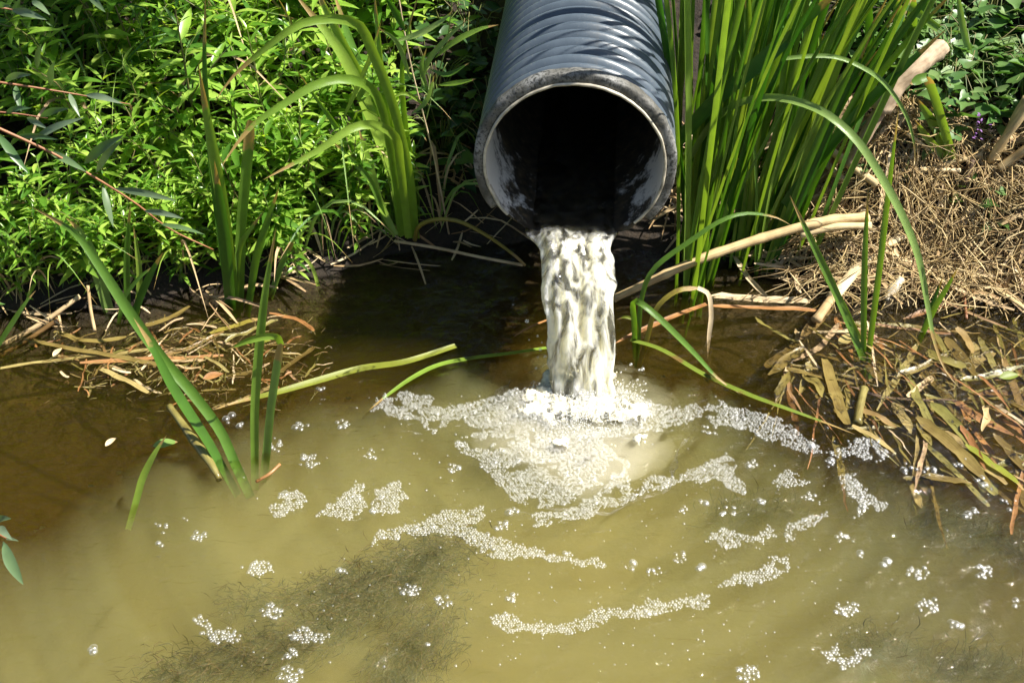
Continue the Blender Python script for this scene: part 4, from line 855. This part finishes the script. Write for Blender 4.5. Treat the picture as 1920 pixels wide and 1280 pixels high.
# ------------------------------------------------------------------ dead reed mat floating at the right, and debris at the left
def floater(pts, wd, mat, z, prof='strip', fold=.15, tw=0.0, name="dead_reed_leaf"):
    Q = np.array([PZ(x, y, z + random.uniform(-.004, .004)) for x, y in pts]); V, F, U = ribbon(Q, wd, (random.gauss(0, .15), random.gauss(-.1, .15), 1), 0, tw, 10, prof, fold)
    V = V + .0025 * np.stack([fbm(V[:, 0] * 45, V[:, 1] * 45, 0, k_, 2) for k_ in (81, 82, 83)], 1) * [1, 1, .8]
    return put(name, V, F, M[mat], uv=U)
Z6 = lambda x, y: (1320 + x / 2.207, 360 + y / 2.207)
MAT = [([(530,460),(460,540),(395,610)],.022,'wet'), ([(400,610),(330,670),(255,725)],.020,'wet'), ([(410,645),(340,700),(270,755)],.020,'wet'), ([(500,690),(530,800),(590,960)],.022,'wet'),
 ([(590,810),(600,880),(610,980)],.016,'wet'), ([(340,730),(480,765),(620,790)],.012,'wet'), ([(640,690),(720,760),(800,800)],.014,'wet'), ([(640,895),(720,930),(795,975)],.016,'wet'),
 ([(880,720),(980,820),(1080,960)],.022,'wet'), ([(940,870),(1040,960),(1090,1040)],.024,'wet'), ([(880,930),(1040,1060),(1190,1210)],.024,'wet'), ([(960,980),(1110,1080),(1250,1210)],.024,'wet'),
 ([(1080,1040),(1200,1130),(1324,1230)],.018,'reed_yellow'), ([(1100,1130),(1160,1200),(1210,1255)],.018,'wet'), ([(1000,600),(1060,680),(1130,760)],.020,'wet'), ([(1030,690),(1090,740),(1140,770)],.016,'wet'),
 ([(1110,620),(1125,680),(1130,720)],.018,'wet'), ([(800,760),(920,710),(1010,670)],.014,'wet'), ([(1060,780),(1180,760),(1324,720)],.014,'wet'), ([(1090,830),(1220,830),(1324,840)],.014,'wet'),
 ([(1030,860),(1130,930),(1280,1005)],.014,'rust'), ([(680,780),(820,790),(1000,830)],.012,'wet'), ([(600,800),(760,850),(1040,860)],.008,'twig'), ([(440,700),(420,760),(395,840)],.016,'wet'),
 ([(560,630),(620,600),(700,650)],.020,'wet'), ([(700,590),(725,620),(735,650)],.016,'rust'), ([(420,760),(470,800),(490,850)],.020,'wet'), ([(330,740),(360,830),(405,915)],.007,'straw'),
 ([(1040,560),(1080,600),(1110,660)],.018,'wet'), ([(560,540),(480,640),(350,710)],.012,'straw'), ([(30,430),(200,440),(440,450)],.014,'straw'), ([(30,470),(250,480),(470,490)],.012,'rust'),
 ([(200,290),(320,345),(470,410)],.008,'straw'), ([(1160,880),(1170,930),(1150,990)],.012,'dry'), ([(880,950),(910,1000),(940,1045)],.016,'wet'), ([(1200,1000),(1270,1080),(1324,1150)],.014,'wet'), ([(300,840),(330,790),(350,740)],.014,'wet'),
 ([(210,520),(300,580),(400,620)],.008,'wet'), ([(920,660),(1000,700),(1080,720)],.016,'wet'), ([(780,870),(830,940),(860,1000)],.018,'wet')]
LM = "flat dead brown reed leaf in the floating mat at the right shore"
for pts, wd, mt in MAT:
    o = floater([Z6(*p) for p in pts], wd, mt, random.choice([-.008, -.004, .0, .002, .005]), tw=random.uniform(-.3, .3), prof=random.choice(['strip', 'torn', 'torn'])); tag(o, LM, "reed leaf", "dead reed leaves of the right mat")
for i in range(190):
    x = random.uniform(1455, 1925); y = random.uniform(585, 900)
    if y > 700 + (x - 1455) * .6 + 60 or (x < 1500 and y > 760): continue
    a_ = random.choice([random.gauss(.75, .35), random.gauss(-.15, .35), random.gauss(.6, .3), random.gauss(1.3, .3)]); L = random.uniform(55, 200)
    pts = [(x, y), (x + math.cos(a_) * L / 2, y + math.sin(a_) * L / 2 + random.uniform(-4, 4)), (x + math.cos(a_) * L, y + math.sin(a_) * L)]
    o = floater(pts, random.choice([random.uniform(.002, .006), random.uniform(.005, .016)]), random.choice(['wet', 'wet', 'wet', 'wet', 'wet', 'straw', 'rust']), random.choice([-.022, -.015, -.010, -.006, -.002, .002]), tw=random.uniform(-.3, .3), prof=random.choice(['strip', 'torn', 'torn'])); tag(o, LM, "reed leaf", "dead reed leaves of the right mat")
t = [Z6(*p) for p in [(662, 815), (645, 890), (635, 955)]]
V, F, U = tube([PZ(*t[0], .006), PZ(*t[1], .008), PZ(*t[2], .004)], .0075, 14, 9, 2); o = put("reed_stem_piece", V, F, M['wet'], uv=U); tag(o, "short round brown reed stem piece floating at the front of the mat", "reed stem")
for (x, y, sx, a_, mt, lab) in [(1893, 705, .022, .2, 'reed_yellow', "pale yellow fallen leaf lying on the mat near the right edge"), (108, 660, .014, 1.2, 'dry', "small tan leaf floating at the left edge"), (208, 828, .013, 1.0, 'dry', "small pale leaf floating left of the rotting stump"),
                                (310, 832, .022, .25, 'reed_dull', "slim grey leaf floating near the rotting stump"), (400, 705, .02, .4, 'rust', "rust brown leaf in the left floating debris"), (497, 640, .012, .2, 'reed_yellow', "tiny yellow leaf in the left floating debris")]:
    p = PZ(x, y, .006); d = np.array([math.cos(a_), math.sin(a_), .0]); V, F, U = ribbon([p - d * sx, p + [0, 0, .002], p + d * sx], sx * .9, (0, -.3, 1), 0, .2, 9, 'lance', .15); o = put("fallen_leaf", V, F, M[mt], uv=U); tag(o, lab, "leaf")
LL_ = "wet brown reed fragment in the debris floating along the left shore"
DEB = [([(0,690),(120,672),(300,655)],.010,'wet'), ([(60,640),(180,662),(330,690)],.009,'wet'), ([(190,690),(240,715),(280,735)],.012,'wet'), ([(150,680),(300,672),(420,665)],.008,'rust'), ([(300,670),(360,650),(420,620)],.009,'wet'),
 ([(395,625),(440,610),(485,598)],.012,'reed_yellow'), ([(420,640),(470,618),(520,600)],.008,'wet'), ([(505,588),(560,600),(590,620)],.008,'rust'), ([(270,610),(310,600),(355,575)],.014,'wet'), ([(250,650),(330,690),(360,730)],.012,'wet'),
 ([(400,768),(460,748),(520,720)],.012,'wet'), ([(370,720),(430,705),(500,690)],.009,'wet'), ([(520,700),(550,680),(590,650)],.010,'wet'), ([(100,620),(170,640),(240,630)],.010,'wet'), ([(310,676),(350,674),(385,676)],.006,'straw')]
for pts, wd, mt in DEB:
    o = floater(pts, wd, mt, random.choice([-.006, .002, .005])); tag(o, LL_, "reed debris", "debris along the left shore")
for i in range(120):
    x = random.gauss(330, 150); y = random.gauss(668, 38) - (x - 330) * .02
    if not (0 < x < 600 and 575 < y < 765): continue
    a_ = random.gauss(-.1, .6); L = random.uniform(15, 70); pts = [(x, y), (x + math.cos(a_) * L / 2, y + math.sin(a_) * L / 2 + random.uniform(-4, 4)), (x + math.cos(a_) * L, y + math.sin(a_) * L)]
    o = floater(pts, random.uniform(.0015, .006), random.choice(['wet', 'wet', 'wet', 'straw', 'rust']), random.choice([-.008, -.003, .002, .004]), tw=random.uniform(-.4, .4)); tag(o, LL_, "reed debris", "debris along the left shore")
mb = MB()
for i in range(500):
    x, y = random.gauss(370, 120), random.gauss(680, 35)
    if i % 3 == 0: x, y = random.gauss(1690, 100), random.gauss(690, 60)
    p = PZ(x, y, .001); a_ = random.uniform(0, 6.28); L = random.uniform(.008, .035); q = p + np.array([math.cos(a_) * L, math.sin(a_) * L, random.uniform(-.004, .006)]); mb.add(*tube([p, (p + q) / 2 + [random.gauss(0, .004), random.gauss(0, .004), .003], q], random.uniform(.0004, .0011), 5, 3, cap=False))
V, F, U = mb.arrays(); o = put("plant_crumbs", V, F, M['wet'], uv=U); tag(o, "fine plant crumbs and rootlets floating among the debris", "debris", kind="stuff")

# ------------------------------------------------------------------ waterweed under the surface
def weed(pts, spread, n, z, L, lab):
    mb = MB(); P = np.array([PZ(x, y, z) for x, y in pts]); C = spline(P, 60); T = unit(np.gradient(C, axis=0))
    for i in range(n * 6):
        k = random.randint(0, 59); s = np.array([np.clip(random.gauss(0, spread), -1.4 * spread, 1.4 * spread), np.clip(random.gauss(0, spread), -1.4 * spread, 1.4 * spread), random.gauss(0, .010)]) * (.35 + 1.0 * abs(math.sin(k * .37 + n))); p = C[k] + s; l = L * .8 * random.uniform(.4, 1.2)
        d = unit(T[k] + np.array([random.gauss(0, .8), random.gauss(0, .8), random.gauss(0, .4)])); q = p + d * l; m_ = (p + q) / 2 + np.array([random.gauss(0, .2 * l), random.gauss(0, .2 * l), random.gauss(0, .1 * l)])
        for v in (p, m_, q): v[2] = min(v[2], -.006)
        mb.add(*ribbon([p, m_, q], random.uniform(.0007, .0018), (0, 0, 1), 0, 1, 5, 'lance', .2))
    V, F, U = mb.arrays(); o = put("waterweed", V, F, M['algae'], uv=U); tag(o, lab, "waterweed", "submerged waterweed")
weed([(860,1040),(780,1060),(700,1110),(640,1120)], .034, 460, -.044, .035, "dark submerged waterweed clump below the branching foam streak")
weed([(700,1070),(560,1120),(430,1130)], .018, 160, -.05, .03, "faint trail of submerged weed to the left of the dark clump")
weed([(660,1140),(560,1200),(430,1240),(290,1275)], .026, 360, -.044, .035, "long trailing waterweed near the bottom left")
weed([(820,1160),(780,1210),(740,1290)], .032, 300, -.05, .035, "shadowy waterweed patch at the bottom edge")
weed([(1720,985),(1800,985),(1880,1015),(1940,1040)], .022, 380, -.040, .04, "plume of brown waterweed drifting in from the right edge")
weed([(1580,1195),(1660,1215),(1720,1225)], .018, 200, -.05, .035, "brown waterweed strand at the bottom right")
weed([(1740,1260),(1800,1250),(1900,1255)], .016, 300, -.05, .04, "twiggy waterweed breaking the surface in the bottom right corner")
weed([(1340,975),(1400,965),(1480,960)], .016, 300, -.06, .05, "greenish submerged weed between the foam patches at right")

# ------------------------------------------------------------------ willow twigs at the left, sprig at the lower left
def twig(name, pts, Y0, Y1, rad, leaves, lab, mat='redtwig'):
    Q = yy(pts, Y0, Y1); t = thing(name, Q[0], lab, "twig"); V, F, U = tube(Q, rad, 20, 5); put("stem", V, F, M[mat], t, uv=U)
    for (x0, y0, x1, y1, wd) in leaves:
        Ym = Y0 + (Y1 - Y0) * .5; a_, b_ = PY(x0, y0, Ym), PY(x1, y1, Ym - .04); m_ = (a_ + b_) / 2 + [0, -.004, .006]
        V, F, U = ribbon([a_, m_, b_], wd, None, random.uniform(-.5, .5), .2, 10, 'lance', .2); put("leaf", V, F, M['willow'], t, uv=U)
twig("willow_twig", [(-30,228),(90,283),(165,325),(250,378),(320,430),(400,468)], 1.72, 1.8, [.003, .0014], [(60,263,160,220,.014),(157,308,233,253,.017),(180,323,230,262,.015),(-5,250,53,325,.015),(90,283,163,323,.013),(193,347,213,427,.014),(213,353,333,377,.013),(270,395,345,410,.011),(300,420,385,440,.010),(30,255,110,262,.010)], "red stemmed willow twig with long leaves drooping in from the left edge")
twig("willow_twig", [(-30,150),(77,166),(160,180),(245,196)], 1.85, 1.9, [.0025, .001], [(95,162,103,115,.012),(70,130,78,82,.010),(10,150,60,140,.012),(160,178,230,195,.012),(30,160,40,210,.012),(130,175,150,220,.010)], "second willow twig above the red stemmed one at the left edge")
twig("willow_twig", [(-30,10),(20,18),(60,28)], 1.9, 1.92, [.0025, .001], [(22,20,88,38,.014),(-5,15,20,12,.012),(60,2,95,30,.012),(165,-10,198,24,.013)], "willow leaves hanging into the upper left corner")
twig("willow_twig", [(-30,208),(30,213),(90,222)], 1.8, 1.82, [.002, .001], [(75,220,130,203,.012),(10,212,60,203,.010),(50,222,90,242,.012)], "thin twig with few leaves between the two willow twigs")
twig("leaf_sprig", [(-30,985),(5,1005),(20,1012)], 1.02, 1.04, [.002, .001], [(6,1014,44,1096,.016),(0,985,24,1012,.010),(-5,975,22,972,.010),(12,1008,36,1014,.006)], "green leaf sprig entering at the lower left edge")

# ------------------------------------------------------------------ broad leaved creepers: right bank, and dark ivy by the pipe
def heart(L, w):
    o = [(0, 0), (-.18, .30), (.05, .5), (.35, .42), (.7, .2), (1, 0)]
    V = [[0, 0, 0], [L * .5, 0, -.04 * L], [L, 0, -.12 * L]]; n0 = 3
    for s in (1, -1):
        for x, y in o[1:5]: V.append([x * L, s * y * w, .08 * L])
    F = [[0, 3, 4], [0, 4, 5, 1], [1, 5, 6], [1, 6, 2]]; G = [[0, 8, 7], [0, 1, 9, 8], [1, 10, 9], [1, 2, 10]]
    return np.array(V), F + G
def creeper(x, y, n, reach, mat, lab, group, size=(.026, .045), h=.10):
    z = float(ground_z(x, y)); t = thing("creeper", (x, y, z), lab, "creeper", group); st, lv = MB(), MB(); b = np.array([x, y, z])
    for i in range(n):
        a_ = random.uniform(0, 6.28); r_ = reach * math.sqrt(random.random()); p = b + np.array([math.cos(a_) * r_, math.sin(a_) * r_, 0]); p[2] = float(ground_z(p[0], p[1])) + random.uniform(.25, 1) * h
        if i % 3 == 0: st.add(*tube([b, (b + p) / 2 + [0, 0, h * .6], p], .0011, 6, 4, cap=False))
        L = random.uniform(*size); V, F = heart(L, L * random.uniform(.7, .95)); lv.add(orient(V, p, random.uniform(0, 6.28), random.uniform(-.5, .5), random.uniform(-.5, .5)), F)
    V, F, U = st.arrays(); put("stems", V, F, M['herb_stem'], t); V, F, U = lv.arrays(); put("leaves", V, F, M[mat], t)
CR = [(.98, 2.26, "just above the middle of the root heap"), (1.10, 2.22, "beside the leaning pale stalks at the right edge"), (1.24, 2.36, "filling the top right corner"), (.86, 2.34, "around the upper end of the broken branch"), (.76, 2.44, "between the bright broad leaves and the branch"),
      (1.06, 2.42, "in the highest part of the right bank in view"), (.92, 2.22, "right of the iris fan, close to the heap"), (1.28, 2.24, "behind the stalks at the far right edge"), (.68, 2.56, "behind the reed bed at the top"), (1.16, 2.32, "between the corner and the leaning stalks"), (.95, 2.36, "right of the branch end"), (1.2, 2.6, "on the bank above the view, right side"), (.9, 2.62, "on the bank above the view behind the branch")]
for x, y, where in CR: creeper(x, y, 110, .13, 'vine', "grey green broad leaved creeper " + where, "creepers on the right bank", h=.13)
for (px, py, Y, lab) in [(1690, 360, 2.1, "bindweed leaves sprouting beside the upper middle of the root heap"), (1790, 390, 2.06, "bindweed sprout at the foot of the dark twig"), (1850, 430, 2.04, "lowest bindweed sprout on the right of the root heap"), (1740, 345, 2.12, "bindweed sprout right under the straight straw stalk"), (1620, 345, 2.1, "bindweed leaf pair at the left end of the heap")]:
    p = PY(px, py, Y); creeper(p[0], p[1], 5, .03, 'vine', lab, "bindweed sprouts on the heap", (.026, .036), .05)
for x, y, lab in [(-.16, 2.30, "dark shaded ivy low in the gap between the pale clump and the pipe"), (-.18, 2.46, "dark ivy higher up beside the pipe's left side"), (-.05, 2.36, "dark ivy tucked under the pipe"), (-.10, 2.62, "dark ivy at the top beside the pipe")]:
    creeper(x, y, 60, .12, 'dark_vine', lab, "ivy by the pipe", (.03, .05), .12)
fl = MB(); b = GP(1836, 236, .10)
for i in range(22): V, F = leaf_shape(.008, .004); fl.add(orient(V, b + np.random.default_rng(i).normal(0, .008, 3) * [1, 1, 2], random.uniform(0, 6.28), random.uniform(-.5, 1)), F)
M['petal'] = plain("purple_petal", (.22, .09, .30), .6, .2); V, F, _ = fl.arrays(); o = put("wild_flower", V, F, M['petal']); tag(o, "small purple wild flower among the creepers at right", "flower")

# extra herbs on the upper right bank and beyond the frame
hs = []
for i in range(36):
    x = random.uniform(.45, 1.7); y = random.uniform(2.62, 3.4); sm, lm = random.choice(herbs)
    if x < 1.0 and y < 2.75: continue
    o = link("leafy_herb", sm, None, (x, y, float(ground_z(x, y)) - .01)); sc = random.uniform(.6, 1.0); o.scale = (sc,) * 3; o.rotation_euler = (random.uniform(-.1, .15), random.uniform(-.2, .2), random.uniform(-.9, .9))
    tag(o, "leafy green herb behind the creepers at the top of the right bank", "plant", "leafy herbs on the right bank"); link("leaves", lm, o)

# ------------------------------------------------------------------ overhanging willow at the left, above the frame; it shades the upper left corner
def willow(base, limbs, nleaf, lab, seed):
    rg = random.Random(seed); t = thing("willow_tree", base, lab, "tree"); mb = MB(); lv = MB()
    for (pts, r0) in limbs:
        Q = [np.array(p, float) for p in pts]; mb.add(*tube(Q, [r0, r0 * .25], 16, 7, cap=False)); C = spline(Q, 60)
        for i in range(nleaf):
            k = rg.randint(40, 59) if rg.random() < .75 else rg.randint(18, 59); p = C[k]; s = np.array([rg.gauss(0, .16), rg.gauss(0, .16), rg.gauss(-.02, .13)]); q = p + s
            if i % 6 == 0: mb.add(*tube([p, (p + q) / 2 + [0, 0, .03], q], .0015, 5, 3, cap=False))
            L = rg.uniform(.07, .12); V, F = leaf_shape(L, L * .24, .3, .3); lv.add(orient(V, q, rg.uniform(0, 6.28), rg.uniform(-.9, .3), rg.uniform(-.6, .6)), F)
    V, F, U = mb.arrays(); put("trunk", V, F, M['twig'], t, uv=U); V, F, U = lv.arrays(); put("crown", V, F, M['willow'], t)
bx, by = -1.9, 2.9; bz = float(ground_z(bx, by)) - .05
willow((bx, by, bz), [([(bx, by, bz), (-1.75, 2.8, 1.3), (-.9, 2.7, 2.0), (.06, 2.10, 1.95)], .05), ([(bx, by, bz), (-1.8, 2.85, 1.3), (-1.0, 2.85, 2.1), (-.04, 2.34, 2.05)], .045), ([(bx, by, bz), (-1.9, 2.7, 1.2), (-1.2, 2.6, 1.85), (-.28, 2.08, 1.9)], .04), ([(bx, by, bz), (-1.95, 3.1, 1.3), (-1.6, 3.3, 2.0), (-.5, 2.6, 2.2)], .045), ([(bx, by, bz), (-2.1, 2.8, 1.2), (-2.2, 2.4, 1.7), (-1.9, 2.2, 1.7)], .04)], 1700, "willow tree overhanging the left bank above the herbs", 3)
